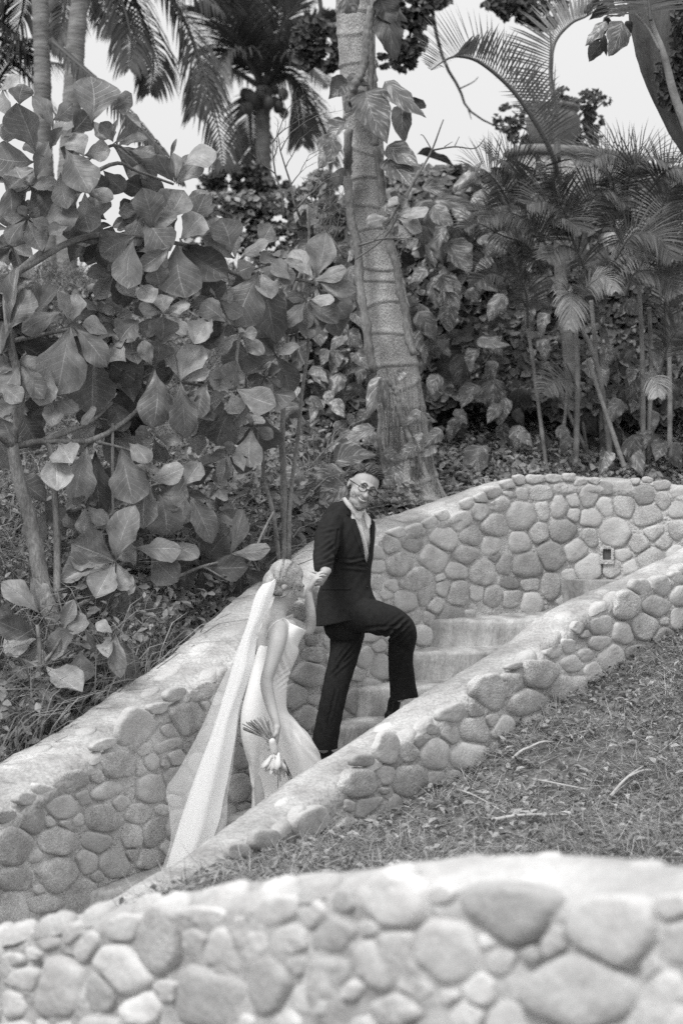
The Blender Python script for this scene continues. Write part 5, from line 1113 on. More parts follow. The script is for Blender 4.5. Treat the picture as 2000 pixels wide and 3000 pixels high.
def patch(poly, bvh, off, m, name, parent, step=2.5, thick=.004, maxY=None):
    """cloth piece laid over a surface: outline in the picture, dropped on the mesh, with thickness"""
    xs = [p[0] for p in poly]; ys = [p[1] for p in poly]; nx = max(2, int((max(xs)-min(xs))/step)); ny = max(2, int((max(ys)-min(ys))/step))
    # map a grid between the outline's left and right edge
    def span(y):
        c = []
        for i in range(len(poly)):
            a, b = poly[i], poly[(i+1) % len(poly)]
            if (a[1] <= y < b[1]) or (b[1] <= y < a[1]): c.append(a[0]+(b[0]-a[0])*(y-a[1])/(b[1]-a[1]))
        return (min(c), max(c)) if len(c) >= 2 else None
    V = []; ok = []; y0, y1 = min(ys)+.01, max(ys)-.01; rows = 0
    for j in range(ny+1):
        s = span(lerp(y0, y1, j/ny))
        if s is None: s = (xs[0], xs[0])
        for i in range(nx+1):
            px, py = lerp(s[0], s[1], i/nx), lerp(y0, y1, j/ny); d = Vector(((px-1000)/F, 1, -(py-1500)/F)).normalized(); h = bvh.ray_cast(CAMP, d, 60)
            if h[0] is None: V.append(None)
            else: V.append(h[0]-d*off)
    last = None
    for i in range(len(V)):
        if V[i] is None:
            V[i] = last
        last = V[i] if V[i] is not None else last
    V = [v if v is not None else last for v in V]
    if any(v is None for v in V):
        f = next((v for v in V if v is not None), None)
        if f is None: return None
        V = [v if v is not None else f for v in V]
    n = nx+1; Fc = [(j*n+i, (j+1)*n+i, (j+1)*n+i+1, j*n+i+1) for j in range(ny) for i in range(nx)]
    B = [v+Vector((0, thick, 0)) for v in V]; k = len(V); Fb = [tuple(q+k for q in f)[::-1] for f in Fc]
    rim = [i for i in range(nx+1)]+[j*n+nx for j in range(1, ny+1)]+[ny*n+i for i in range(nx-1, -1, -1)]+[j*n for j in range(ny-1, 0, -1)]
    Fr = [(rim[i], rim[(i+1) % len(rim)], rim[(i+1) % len(rim)]+k, rim[i]+k) for i in range(len(rim))]
    return obj(name, V+B, Fc+Fb+Fr, m, parent)
def bvh_of(me): 
    me.calc_loop_triangles(); return BVHTree.FromPolygons([v.co.copy() for v in me.vertices], [tuple(p.vertices) for p in me.polygons])
def fold(co, p0, p1, width, amp, freq, phase=0., ang=None):
    """wrinkles running along p0->p1 (picture points), limited to a band"""
    px = 1000+co[:, 0]/co[:, 1]*F; py = 1500-(co[:, 2]-CZ)/co[:, 1]*F
    dx, dy = p1[0]-p0[0], p1[1]-p0[1]; L = math.hypot(dx, dy); ux, uy = dx/L, dy/L
    a = (px-p0[0])*ux+(py-p0[1])*uy; b = -(px-p0[0])*uy+(py-p0[1])*ux
    w_ = np.exp(-(b/width)**2)*np.clip(a/(L*.25), 0, 1)*np.clip((L-a)/(L*.25), 0, 1)
    return 1.7*amp*w_*np.cos(b*freq+phase+.02*a)
def hand(mb, wrist, palm_dir, palm_n, size, curls, side=1, thumb=None, spread=.12):
    """palm and five separate fingers. palm_dir: to the fingers, palm_n: out of the palm, side: +1 thumb on +cross side"""
    d = palm_dir.normalized(); nn = (palm_n-d*palm_n.dot(d)).normalized(); x = d.cross(nn)*side
    s = size
    chain(mb, [(wrist, .027*s, .021*s), (wrist+d*.035*s, .036*s, .018*s), (wrist+d*.075*s, .042*s, .016*s), (wrist+d*.095*s, .040*s, .013*s)], 12, nn)
    Ls = (.074, .083, .078, .062); off = (.030, .010, -.011, -.031)
    for i in range(4):
        b = wrist+d*(.088-.004*abs(i-1))*s+x*off[i]*s; c = curls[i]; fd = (d+x*spread*(1.5-i)*.7).normalized(); p = [b]; ang = 0
        for sg, fr in enumerate((.45, .31, .24)):
            ang += c*(1.0 if sg else .8); q = (fd*math.cos(ang)+nn*math.sin(ang)).normalized(); p.append(p[-1]+q*Ls[i]*fr*s)
        r0 = .0088*s; chain(mb, [(p[0], r0*1.05, r0*1.05), (p[1], r0, r0), (p[2], r0*.9, r0*.9), (p[3], r0*.72, r0*.72)], 8, nn)
    tb = wrist+d*.03*s+x*.026*s; t1 = tb+(d*.5+x*.8+nn*.35).normalized()*.036*s
    td = thumb if thumb is not None else (d*.9+x*.25+nn*.5)
    t2 = t1+td.normalized()*.032*s; t3 = t2+(td.normalized()+nn*.3).normalized()*.025*s
    chain(mb, [(tb, .014*s, .013*s), (t1, .0115*s, .0115*s), (t2, .0098*s, .0098*s), (t3, .0078*s, .0078*s)], 8, nn)
def head(mb, c, r, u, f, s, jaw=1.0, nose=1.0):
    """c centre of skull; r face's right-to-left axis in space, u up, f forward; s scale"""
    def E(a, b, c_, ra, rb, rc): mb.ell(c+(r*a+f*b+u*c_)*s, (r*ra*s, f*rb*s, u*rc*s), 20, 14)
    E(0, -.012, .030, .077, .092, .083)         # cranium
    E(0, .030, -.030, .064, .064, .072)         # face mass
    E(0, .040, -.078, .046*jaw, .046, .036)     # jaw
    E(0, .068, -.098, .022*jaw, .018, .017)     # chin
    E(.030, .068, -.032, .024, .020, .022); E(-.030, .068, -.032, .024, .020, .022)   # cheeks
    E(0, .080, .024, .050, .018, .012)          # brow
    E(0, .097, -.004, .011, .014, .024)         # nose bridge
    E(0, .110*nose, -.028, .015, .020, .015)    # nose tip
    E(.011, .094, -.030, .008, .010, .007); E(-.011, .094, -.030, .008, .010, .007)
    E(0, .084, -.060, .024, .014, .015)         # mouth mound
    E(.078, -.008, -.005, .008, .018, .030); E(-.078, -.008, -.005, .008, .018, .030) # ears
def lock(mb, pts, r, n=6, flat=.55, k=10, nrm=None):
    q = cr(pts, k); mb.tube(q, [r*(.35+.65*math.sin(math.pi*min(1, .12+.8*i/(k-1)))) for i in range(k)], n=n, flat=flat)

# ============================================================ GROOM
def groom():
    G = thing('person', 'smiling man in dark suit and round glasses with one foot up a step', 'person')
    Y0 = 10.35
    J = lambda x, y, Y=Y0: P(x, y, Y-.14 if Y < 10.6 else Y)
    # --- body (one surface)
    b = MB()
    hu = Vector((.42, -.10, .90)).normalized(); ff = Vector((.20, -.93, -.24)); ff = (ff-hu*ff.dot(hu)).normalized(); hr = ff.cross(hu)   # hr: to the face's ... side
    hc = J(1063, 1427, 10.24); S = 1.10
    head(b, hc, hr, hu, ff, S, jaw=1.08)
    chain(b, sm([(J(1036, 1520, 10.36), .062, .062), (J(1040, 1492, 10.33), .058, .058), (J(1052, 1462, 10.28), .056, .058)]))
    chain(b, sm([(J(1010, 1810), .125, .085), (J(1012, 1740), .11, .08), (J(1020, 1680), .10, .075), (J(1025, 1600), .11, .08), (J(1022, 1545), .12, .075), (J(1028, 1518), .08, .06)]), 20)
    chain(b, sm([(J(968, 1545, 10.3), .05, .05), (J(946, 1640, 10.12), .04, .04), (J(952, 1676, 9.90), .027, .027)]))          # his right arm
    chain(b, sm([(J(1078, 1550, 10.45), .05, .05), (J(1072, 1640, 10.55), .04, .04), (J(1060, 1720, 10.5), .03, .03)]))
    chain(b, sm([(J(1010, 1800, 10.34), .06, .06), (J(1100, 1812, 10.27), .06, .06), (J(1186, 1835, 10.3), .055, .06), (J(1178, 1930, 10.45), .05, .05), (J(1172, 2040, 10.55), .035, .035)]))
    chain(b, sm([(J(1020, 1810, 10.45), .08, .08), (J(1000, 1950, 10.35), .055, .06), (J(960, 2090, 10.3), .05, .05), (J(948, 2190, 10.3), .035, .035)]))
    wr = J(966, 1687, 9.86)
    hand(b, J(961, 1672, 9.92), Vector((-.42, -.10, -.70)), Vector((-.75, .25, .45)), .92, (.55, .62, .70, .78), side=-1, spread=.15, thumb=Vector((-.8, -.2, .25)))
    hand(b, J(1058, 1728, 10.5), Vector((.1, 0, -1)), Vector((-1, 0, 0)), 1.0, (.5, .5, .5, .5))
    me = remesh(b, .0055, 2)
    me.materials.append(M_skin); body = link('body', me, G)
    # --- face details
    def Fp(a, b_, c_): return hc+(hr*a+ff*b_+hu*c_)*S
    bv = bvh_of(me)
    def onface(a, c_, lift=.001):
        o = Fp(a, .2, c_); h = bv.ray_cast(o, -ff, 1.0); return (h[0]+ff*lift) if h[0] is not None else Fp(a, .09, c_)
    for sd in (1, -1):
        m_ = MB(); pts = [onface(sd*(.010+.032*t), .024+.010*math.sin(math.pi*t)-.004*t, .003) for t in np.linspace(0, 1, 8)]; m_.tube(pts, [.003, .0045, .005, .005, .0045, .004, .003, .002], n=6); m_.build('eyebrow', M_brow, body)
        m_ = MB(); pts = [onface(sd*(.016+.026*t), .0+.005*math.sin(math.pi*t), .0015) for t in np.linspace(0, 1, 8)]; m_.tube(pts, [.001, .0022, .003, .0034, .0034, .003, .0022, .001], n=6); m_.build('eye', M_eye, body)
    m_ = MB(); pts = [onface(a, -.060+.011*(a/.028)**2, .000) for a in np.linspace(-.027, .027, 13)]; m_.tube(pts, [.002]+[.0046]*11+[.002], n=6); m_.build('teeth', M_teeth, body)
    m_ = MB(); pts = [onface(a, -.053+.010*(a/.034)**2, .001) for a in np.linspace(-.034, .034, 13)]; m_.tube(pts, [.0015]+[.0028]*11+[.0015], n=6)
    pts = [onface(a, -.070+.022*(a/.034)**2, .001) for a in np.linspace(-.033, .033, 13)]; m_.tube(pts, [.0015]+[.0032]*11+[.0015], n=6); m_.build('lips', M_lip, body)
    m_ = MB()                                                # smile creases
    for sd in (1, -1):
        pts = [onface(sd*(.018+.024*t), -.028-.030*t, .0002) for t in np.linspace(0, 1, 7)]; m_.tube(pts, .0014, n=5)
    m_.build('smile_lines', M_lip, body)
    # short beard: thin shell along the jaw
    beard = MB()
    RB = random.Random(4)
    for i in range(190):
        a = RB.uniform(-.068, .068); c_ = RB.uniform(-.118, -.028)
        if c_ > -.045 and abs(a) < .045: continue
        if abs(a) < .034 and -.082 < c_: 
            if not (-.047 < c_ < -.038): continue
        p = onface(a, c_, .0005)
        if (p-Fp(0, 0, 0)).length > .15*S: continue
        beard.tube([p, p+(-hu*.006+ff*.003+hr*RB.uniform(-.003, .003))], [.0012, .0004], n=3)
    beard.build('beard', M_brow, body)
    # --- hair: combed locks over a cap
    hm = MB(); hm.ell(Fp(0, -.022, .044), (hr*.080*S, ff*.088*S, hu*.078*S), 20, 14)
    RH = random.Random(5)
    cap = remesh(hm, .006, 1)
    bm = bmesh.new(); bm.from_mesh(cap)
    dl = []
    for f_ in bm.faces:
        v = (f_.calc_center_median()-hc)/S; a, b_, c_ = v.dot(hr), v.dot(ff), v.dot(hu)
        if (b_ > .045 and c_ < .070 and abs(a) < .052) or (b_ > .030 and c_ < .035) or (b_ > .0 and c_ < .0) or c_ < -.055: dl.append(f_)
    bmesh.ops.delete(bm, geom=dl, context='FACES'); bm.to_mesh(cap); bm.free(); cap.materials.append(M_hairm); hair = link('hair', cap, G)
    lm = MB(); HC = Fp(0, -.020, .040)
    def onh(v, k): 
        v = v.normalized(); q = 1/math.sqrt((v[0]/.083)**2+(v[1]/.093)**2+(v[2]/.083)**2); return HC+(hr*v[0]+ff*v[1]+hu*v[2])*q*k*S
    for i in range(330):
        side = RH.uniform(-1, 1); st = RH.random()**1.3
        v0 = Vector((side*.80, .90-1.0*st*(.6+.4*abs(side)), .50+.35*st)); v1 = Vector((side*.55-.62, -.10-.5*RH.random(), .52+.3*RH.random())) if side < .5 else Vector((side*1.0+.1, -.5, .1))
        ph = RH.uniform(0, 6.28); lift = RH.uniform(.03, .24)*(1-.4*st); pts = []
        for t in np.linspace(0, 1, 8):
            v = v0.lerp(v1, t)+Vector((.10*math.sin(t*5+ph*.3), 0, 0)); pts.append(onh(v, 1.0+lift*math.sin(math.pi*min(1, .10+t*.85))+.02*math.sin(t*8+ph)))
        lock(lm, pts, RH.uniform(.0045, .0075), k=14)
    for sd in (1, -1):                                       # temples and sideburns
        for i in range(60):
            b0 = RH.uniform(-.5, .62); v0 = Vector((sd*.95, b0, RH.uniform(.35, .75))); v1 = Vector((sd*1.0, b0*.8-.10, RH.uniform(-.12, .15)))
            lock(lm, [onh(v0.lerp(v1, t), 1.03+.05*math.sin(math.pi*t)) for t in np.linspace(0, 1, 5)], RH.uniform(.004, .0065))
    for i in range(110):                                     # short sides and back
        th = RH.uniform(.2, 2.6)*RH.choice((1, -1)); v0 = Vector((math.sin(th), math.cos(th)*.9, RH.uniform(.1, .6))); v1 = v0+Vector((0, -.25, -.55)); 
        if v0[1] > .45: continue
        lock(lm, [onh(v0.lerp(v1, t), 1.02+.01*math.sin(t*5)) for t in np.linspace(0, 1, 5)], RH.uniform(.004, .006))
    lm.build('hair_locks', M_hairm, hair)
    # --- glasses
    g = MB(); cs = []
    for sd in (1, -1):
        cc = Fp(sd*.033, .108, .002); cs.append(cc); rr = .0215*S; pts = [cc+hr*math.cos(t)*rr*1.06+hu*math.sin(t)*rr*.84 for t in np.linspace(0, 2*math.pi, 25)]
        g.tube(pts, .0023, n=6, cap=False)
        g.tube([Fp(sd*.058, .106, .008), Fp(sd*.076, .07, .008), Fp(sd*.084, .0, .008), Fp(sd*.082, -.02, -.004)], .0027, n=6)
    g.tube(cr([Fp(.010, .109, .004), Fp(0, .114, .009), Fp(-.010, .109, .004)], 6), .0030, n=6)
    g.build('glasses', M_glass, G)
    # --- shirt
    sh = MB(); chain(sh, sm([(J(1022, 1740, 10.38), .105, .085), (J(1026, 1680, 10.38), .110, .092), (J(1036, 1600, 10.37), .115, .102), (J(1040, 1548, 10.36), .105, .102), (J(1038, 1518, 10.35), .080, .085)]), 24)
    chain(sh, sm([(J(1034, 1522, 10.35), .070, .070), (J(1039, 1498, 10.33), .066, .066)]), 20)
    def shf(co, nr): return fold(co, (1050, 1510), (1078, 1660), 20, .004, .35)
    ms_ = remesh(sh, .007, 2, shf); ms_.materials.append(M_shirt); shirt = link('shirt', ms_, G)
    # --- jacket
    jm = MB()
    T = [(1031, 1512, 10.37, 44, .085), (1018, 1524, 10.37, 73, .105), (1018, 1548, 10.36, 78, .125), (1024, 1590, 10.36, 72, .130), (1026, 1625, 10.37, 66, .128), (1022, 1665, 10.38, 65, .124), (1016, 1700, 10.38, 70, .128), (1012, 1740, 10.38, 80, .145), (1016, 1790, 10.38, 92, .17), (1018, 1845, 10.38, 99, .185)]
    chain(jm, sm([(J(a, b_, Y), hw/F*Y, dd) for a, b_, Y, hw, dd in T]), 32)
    chain(jm, sm([(J(1000, 1520, 10.33), .075, .075), (J(1022, 1500, 10.35), .072, .074), (J(1032, 1492, 10.36), .070, .072)]), 20)
    chain(jm, sm([(J(972, 1538, 10.28), .078, .082), (J(960, 1575, 10.22), .078, .080), (J(951, 1625, 10.13), .069, .072), (J(948, 1650, 10.04), .062, .064), (J(950, 1668, 9.96), .056, .054)]), 20)
    chain(jm, sm([(J(1070, 1545, 10.42), .062, .075), (J(1062, 1620, 10.55), .055, .06), (J(1050, 1700, 10.55), .05, .05)]), 16)
    def jf(co, nr):
        d = fold(co, (925, 1630), (985, 1590), 26, .0055, .42)+fold(co, (925, 1655), (985, 1635), 14, .005, .5, 1)+fold(co, (1010, 1650), (1080, 1640), 12, .004, .40)+fold(co, (960, 1560), (1000, 1700), 6, -.004, .2)
        d += fold(co, (985, 1650), (1082, 1664), 16, .0035, .35, 2)+fold(co, (935, 1560), (985, 1550), 14, .003, .4)
        px = 1000+co[:, 0]/co[:, 1]*F; py = 1500-(co[:, 2]-CZ)/co[:, 1]*F
        arm = np.exp(-(((px-(992-(py-1540)*.10))/3.0)**2))*((py > 1550) & (py < 1690)); d -= .010*arm
        return d+.0015*np.sin(px*.21+py*.13)
    mj = remesh(jm, .0065, 2, jf)
    hem = [(860, 1831), (921, 1834), (939, 1834), (972, 1829), (1029, 1817), (1080, 1798), (1098, 1783), (1106, 1765), (1105, 1745), (1096, 1726), (1088, 1712), (1084, 1695), (1200, 1690), (1200, 2000), (860, 2000)]
    cutmesh(mj, hem)
    vee = [(1000, 1440), (1007, 1462), (1037, 1510), (1054, 1560), (1064, 1600), (1070, 1640), (1075, 1654), (1081, 1630), (1085, 1590), (1087, 1545), (1090, 1530), (1081, 1515), (1100, 1440)]
    cutmesh(mj, vee, ymax=10.28)
    mj.materials.append(M_suit); jacket = link('jacket', mj, G)
    sol = jacket.modifiers.new('thickness', 'SOLIDIFY'); sol.thickness = .005; sol.offset = -1
    jb = bvh_of(mj)
    # lapels, collar, button, pocket flap
    patch([(1006, 1463), (1012, 1462), (1040, 1508), (1056, 1560), (1066, 1605), (1073, 1650), (1068, 1645), (1052, 1600), (1033, 1552), (1022, 1510), (1014, 1506), (1011, 1500), (1020, 1497), (1008, 1478)], jb, .006, M_suit, 'lapel', jacket, 2.2, .004)
    patch([(1084, 1540), (1092, 1535), (1094, 1570), (1090, 1610), (1083, 1640), (1076, 1656), (1079, 1640), (1084, 1600), (1086, 1565)], jb, .006, M_suit, 'lapel', jacket, 2.0, .004)
    m_ = MB(); bp = P(1075, 1663, 10.1); h = jb.ray_cast(CAMP, (P(1074, 1663, 10)-CAMP).normalized(), 40)
    for (bx_, by__) in ((1074, 1663), (1075, 1719)):
        h = jb.ray_cast(CAMP, (P(bx_, by__, 10)-CAMP).normalized(), 40)
        if h[0] is not None: m_ = MB(); m_.ell(h[0]+Vector((0, -.004, 0)), (Vector((.006, 0, 0)), Vector((0, .003, 0)), Vector((0, 0, .006))), 8, 6); m_.build('button', M_shoe, jacket)
    patch([(942, 1722), (968, 1716), (1000, 1717), (1028, 1722), (1026, 1728), (1000, 1723), (968, 1722), (944, 1728)], jb, .004, M_suit, 'pocket_flap', jacket, 2.2, .004)
    # shirt collar (white points)
    sb_ = bvh_of(ms_)
    c1_ = patch([(1004, 1457), (1011, 1459), (1045, 1494), (1047, 1500), (1036, 1505), (1018, 1482)], jb, .012, M_shirt, 'collar', shirt, 2.0, .005)
    patch([(1036, 1504), (1052, 1497), (1059, 1502), (1057, 1518), (1053, 1517), (1044, 1510)], sb_, .012, M_shirt, 'collar', shirt, 2.0, .005)
    patch([(1067, 1500), (1073, 1503), (1084, 1520), (1086, 1532), (1079, 1547), (1072, 1530), (1066, 1512)], sb_, .014, M_shirt, 'collar', shirt, 2.0, .005)
    patch([(1060, 1520), (1064, 1516), (1073, 1560), (1077, 1600), (1074, 1600), (1068, 1560)], sb_, .004, M_shirt, 'placket', shirt, 2.0, .004)
    def plate(o_, i_, Y, name='collar', th=.004):
        n_ = 10; a_ = cr([(x, y) for x, y in o_], n_); b_ = cr([(x, y) for x, y in i_], n_); V = []
        for q1, q2 in zip(a_, b_):
            for t in (0, .35, .7, 1): x_, y_ = lerp(q1[0], q2[0], t), lerp(q1[1], q2[1], t); V.append(P(x_, y_, Y-.012*math.sin(math.pi*t)))
        k_ = len(V); V += [v+Vector((0, th, 0)) for v in V]; Fc = [(r_*4+c_, (r_+1)*4+c_, (r_+1)*4+c_+1, r_*4+c_+1) for r_ in range(n_-1) for c_ in range(3)]; Fc += [tuple(q+k_ for q in f_)[::-1] for f_ in Fc]
        obj(name, V, Fc, M_shirt, shirt)
    plate([(1001, 1460), (1012, 1478), (1026, 1494), (1040, 1510)], [(1011, 1456), (1024, 1471), (1038, 1486), (1050, 1500)], 10.105)
    plate([(1038, 1508), (1043, 1516), (1052, 1522)], [(1050, 1498), (1060, 1503), (1060, 1514)], 10.095)
    plate([(1066, 1499), (1067, 1520), (1077, 1548)], [(1074, 1503), (1086, 1522), (1083, 1545)], 10.10)
    # --- trousers
    tm = MB()
    chain(tm, sm([(J(1010, 1760, 10.38), .115, .10), (J(1008, 1800, 10.38), .130, .115), (J(1010, 1830, 10.38), .130, .12)]), 28)
    w_ = lambda hw, Y: hw/F*Y
    chain(tm, sm([(J(1000, 1798, 10.33), w_(50, 10.3), .09), (J(1060, 1802, 10.28), w_(52, 10.2), .10), (J(1110, 1812, 10.24), w_(49, 10.2), .10), (J(1155, 1826, 10.26), w_(44, 10.2), .09), (J(1180, 1850, 10.3), w_(40, 10.3), .082), (J(1178, 1890, 10.38), w_(38, 10.4), .078)]), 24)
    chain(tm, sm([(J(1176, 1860, 10.33), w_(38, 10.3), .08), (J(1173, 1930, 10.42), w_(36.5, 10.4), .078), (J(1177, 1990, 10.50), w_(37.5, 10.5), .08), (J(1182, 2030, 10.54), w_(40, 10.5), .088), (J(1185, 2056, 10.56), w_(42, 10.5), .093)]), 24)
    chain(tm, sm([(J(1024, 1815, 10.45), w_(48, 10.4), .095), (J(1018, 1853, 10.43), w_(50, 10.4), .095), (J(1006, 1925, 10.38), w_(42, 10.4), .088), (J(986, 2000, 10.33), w_(38, 10.4), .080), (J(965, 2100, 10.29), w_(36.5, 10.3), .082), (J(952, 2170, 10.28), w_(38, 10.3), .09), (J(950, 2192, 10.28), w_(39, 10.3), .093)]), 24)
    def tf(co, nr):
        d = fold(co, (1120, 1870), (1200, 1815), 22, .007, .38)+fold(co, (1130, 1845), (1195, 1835), 12, .005, .5, 1)+fold(co, (975, 1960), (1040, 1880), 14, .006, .45)+fold(co, (960, 1985), (1030, 1925), 10, -.006, .4)
        d += fold(co, (1150, 1900), (1200, 1860), 26, .004, .36, 2)+fold(co, (1160, 2000), (1175, 1900), 12, .003, .5)+fold(co, (950, 2130), (985, 2010), 16, .004, .42)+fold(co, (1060, 1850), (1150, 1845), 14, .004, .35)
        px = 1000+co[:, 0]/co[:, 1]*F; py = 1500-(co[:, 2]-CZ)/co[:, 1]*F
        d += .005*np.exp(-((px-(1000-(py-1880)*.19))/2.0)**2)*((py > 1900) & (py < 2180))   # pressed crease
        return d+.001*np.sin(px*.17-py*.11)
    mt = remesh(tm, .0065, 2, tf)
    cutmesh(mt, [(1100, 2058), (1125, 2054), (1160, 2054), (1200, 2046), (1240, 2040), (1260, 2200), (1100, 2200)]); cutmesh(mt, [(880, 2182), (913, 2184), (930, 2195), (965, 2199), (1000, 2190), (1040, 2300), (860, 2300)])
    mt.materials.append(M_trou); tr = link('trousers', mt, G); sol = tr.modifiers.new('thickness', 'SOLIDIFY'); sol.thickness = .005; sol.offset = -1
    # --- shoes: heel, sole and upper on their steps
    for (hx, hy, HY, dr_, lab) in ((1140, 2118, 10.74, Vector((.93, .36, 0)), 0), (940, 2240, 10.18, Vector((.9, .42, 0)), 1)):
        k_ = 0.275 if lab == 0 else .085
        p = Vector(((hx-1000)/F*HY, HY, k_+.012)); m_ = MB(); d = dr_.normalized(); r = d.cross(Vector((0, 0, 1)))
        def Q(a, z): return p+d*a+Vector((0, 0, z))
        chain(m_, [(Q(0, .03), .036, .034), (Q(.06, .034), .036, .038), (Q(.13, .030), .044, .030), (Q(.20, .024), .048, .024), (Q(.26, .018), .038, .018)], 16, Vector((0, 0, 1)))
        chain(m_, [(Q(.02, .05), .038, .036), (Q(.035, .12), .042, .04)], 16, Vector((0, -1, 0)))
        me_ = remesh(m_, .007, 2); me_.materials.append(M_shoe); s_ = link('shoe', me_, G)
        m_ = MB(); chain(m_, [(Q(-.01, -.004), .038, .010), (Q(.06, -.004), .036, .010), (Q(.2, -.004), .051, .010), (Q(.27, -.004), .038, .010)], 14, Vector((0, 0, 1))); m_.build('sole', M_glass, s_)
    return G
groom()
# ============================================================ BRIDE
def bride():
    G = thing('person', 'bride in white slip dress and long veil with head bowed on the steps', 'person')
    Y0 = 9.85; DY = -.34; J = lambda x, y, Y=Y0: P(x, y, Y+DY); w_ = lambda hw, Y=Y0: hw/F*(Y+DY)
    b = MB(); hu = Vector((-.12, -.05, .92)); ff = Vector((.86, .12, -.48)); hu = Vector((.42, -.04, .90)).normalized(); ff = (ff-hu*ff.dot(hu)).normalized(); hr = ff.cross(hu); S = 1.0
    hc = J(838, 1708, 9.84); head(b, hc, hr, hu, ff, S, jaw=.9, nose=.98)
    chain(b, sm([(J(808, 1812), .060, .055), (J(817, 1785), .046, .046), (J(826, 1755), .043, .045)]))
    # torso leaning forward
    chain(b, sm([(J(772, 2080), w_(52), .125), (J(782, 2010), w_(44), .105), (J(798, 1950), w_(50), .110), (J(812, 1895), w_(58), .125), (J(817, 1850), w_(58), .135), (J(812, 1822), w_(44), .115), (J(812, 1806), w_(26), .075)]), 28)
    # near (right) arm, hanging down to the bouquet
    chain(b, sm([(J(812, 1842, 9.74), w_(30), .056), (J(812, 1880, 9.70), w_(27), .050), (J(800, 1930, 9.68), w_(22), .043), (J(783, 1985, 9.66), w_(18.5), .040), (J(782, 2015, 9.65), w_(18.5), .040), (J(792, 2060, 9.63), w_(16.5), .035), (J(806, 2105, 9.60), w_(12.5), .028), (J(812, 2128, 9.59), w_(11.5), .024)]), 20)
    # far (left) arm raised to his hand
    chain(b, sm([(J(856, 1830, 9.98), w_(21), .05), (J(882, 1838, 9.98), w_(17), .042), (J(902, 1848, 9.97), w_(16), .038), (J(911, 1828, 9.95), w_(15), .036), (J(910, 1790, 9.93), w_(14.5), .032), (J(905, 1755, 9.98), w_(12.5), .026), (J(904, 1732, 10.0), w_(9.5), .022)]), 16)
    chain(b, sm([(J(778, 2080), .08, .08), (J(812, 2200, 9.93), .05, .05), (J(850, 2420, 9.98), .035, .035)])); chain(b, sm([(J(768, 2080), .07, .07), (J(765, 2220, 9.86), .045, .045), (J(768, 2440, 9.86), .035, .035)]))
    hand(b, J(904, 1730, 10.0), Vector((.45, -.12, .85)), Vector((.75, .2, -.45)), .90, (.35, .42, .5, .6), side=1, thumb=Vector((.9, -.3, .2)), spread=.2)
    hand(b, J(812, 2132, 9.58), Vector((-.10, -.05, -1)), Vector((-.75, .05, -.15)), .95, (.62, .66, .70, .74), side=-1, thumb=Vector((-.7, -.1, -.7)), spread=.1)
    me = remesh(b, .0055, 2); me.materials.append(M_skinb); body = link('body', me, G)
    bv = bvh_of(me)
    def Fp(a, b_, c_): return hc+(hr*a+ff*b_+hu*c_)*S
    def onface(a, c_, lift=.001):
        o = Fp(a, .2, c_); h = bv.ray_cast(o, -ff, 1.0); return (h[0]+ff*lift) if h[0] is not None else Fp(a, .09, c_)
    for sd in (1, -1):
        m_ = MB(); m_.tube([onface(sd*(.014+.026*t), .022+.008*math.sin(math.pi*t), .002) for t in np.linspace(0, 1, 6)], [.001, .003, .003, .003, .002, .001], n=5); m_.build('eyebrow', M_brow, body)
        m_ = MB(); m_.tube([onface(sd*(.016+.026*t), -.002-.004*math.sin(math.pi*t), .0015) for t in np.linspace(0, 1, 6)], [.001, .002, .0025, .0025, .002, .001], n=5); m_.build('eye', M_eye, body)
    m_ = MB(); m_.tube([onface(a, -.060+.006*(a/.022)**2, .001) for a in np.linspace(-.022, .022, 9)], [.001]+[.0045]*7+[.001], n=6); m_.build('lips', M_lip, body)
    # hair: smooth cap with combed locks swept back to a low bun
    hm = MB(); hm.ell(Fp(0, -.020, .040), (hr*.086, ff*.098, hu*.084), 20, 14); hm.ell(J(818, 1724, 9.83), (Vector((.060, 0, 0)), Vector((0, .055, 0)), Vector((0, 0, .048))), 16, 12); hm.ell(J(808, 1700, 9.83), (Vector((.075, 0, .01)), Vector((0, .07, 0)), Vector((0, 0, .07))), 16, 12)
    cap = remesh(hm, .006, 2); bm = bmesh.new(); bm.from_mesh(cap); dl = []
    for f_ in bm.faces:
        v = (f_.calc_center_median()-hc); a, b_, c_ = v.dot(hr), v.dot(ff), v.dot(hu)
        if b_ > .05 and c_ < .070: dl.append(f_)
    bmesh.ops.delete(bm, geom=dl, context='FACES'); bm.to_mesh(cap); bm.free(); cap.materials.append(M_hairb); hair = link('hair', cap, G)
    RH = random.Random(8); lm = MB(); HC = Fp(0, -.020, .036)
    def onh(v, k):
        v = v.normalized(); q = 1/math.sqrt((v[0]/.087)**2+(v[1]/.100)**2+(v[2]/.088)**2); return HC+(hr*v[0]+ff*v[1]+hu*v[2])*q*k
    bd = J(812, 1728, 9.83)-HC; vb = Vector((bd.dot(hr)*.5, bd.dot(ff), bd.dot(hu))).normalized()
    M_hb2 = mat('dark_blonde_hair', .10, .2, 26, .5, .3, 90, spec=.4); lm2 = MB()
    for i in range(460):                                     # combed from the parting down and back into the low bun
        sd = RH.choice((1, -1)); fr = RH.uniform(-.9, .86); v0 = Vector((sd*RH.uniform(.02, .25), fr, .95-.55*max(0, fr)**2))
        vm = Vector((sd*RH.uniform(.75, 1.25), fr*.45+RH.uniform(-.25, .1), RH.uniform(-.25, .35))); v1 = vb+Vector((sd*RH.uniform(0, .35), RH.uniform(-.1, .3), RH.uniform(-.2, .1)))
        pts = []
        for t in np.linspace(0, 1, 9):
            v = v0*(1-t)**2+vm*2*t*(1-t)+v1*t*t; pts.append(onh(v, 1.02+.02*math.sin(math.pi*t)))
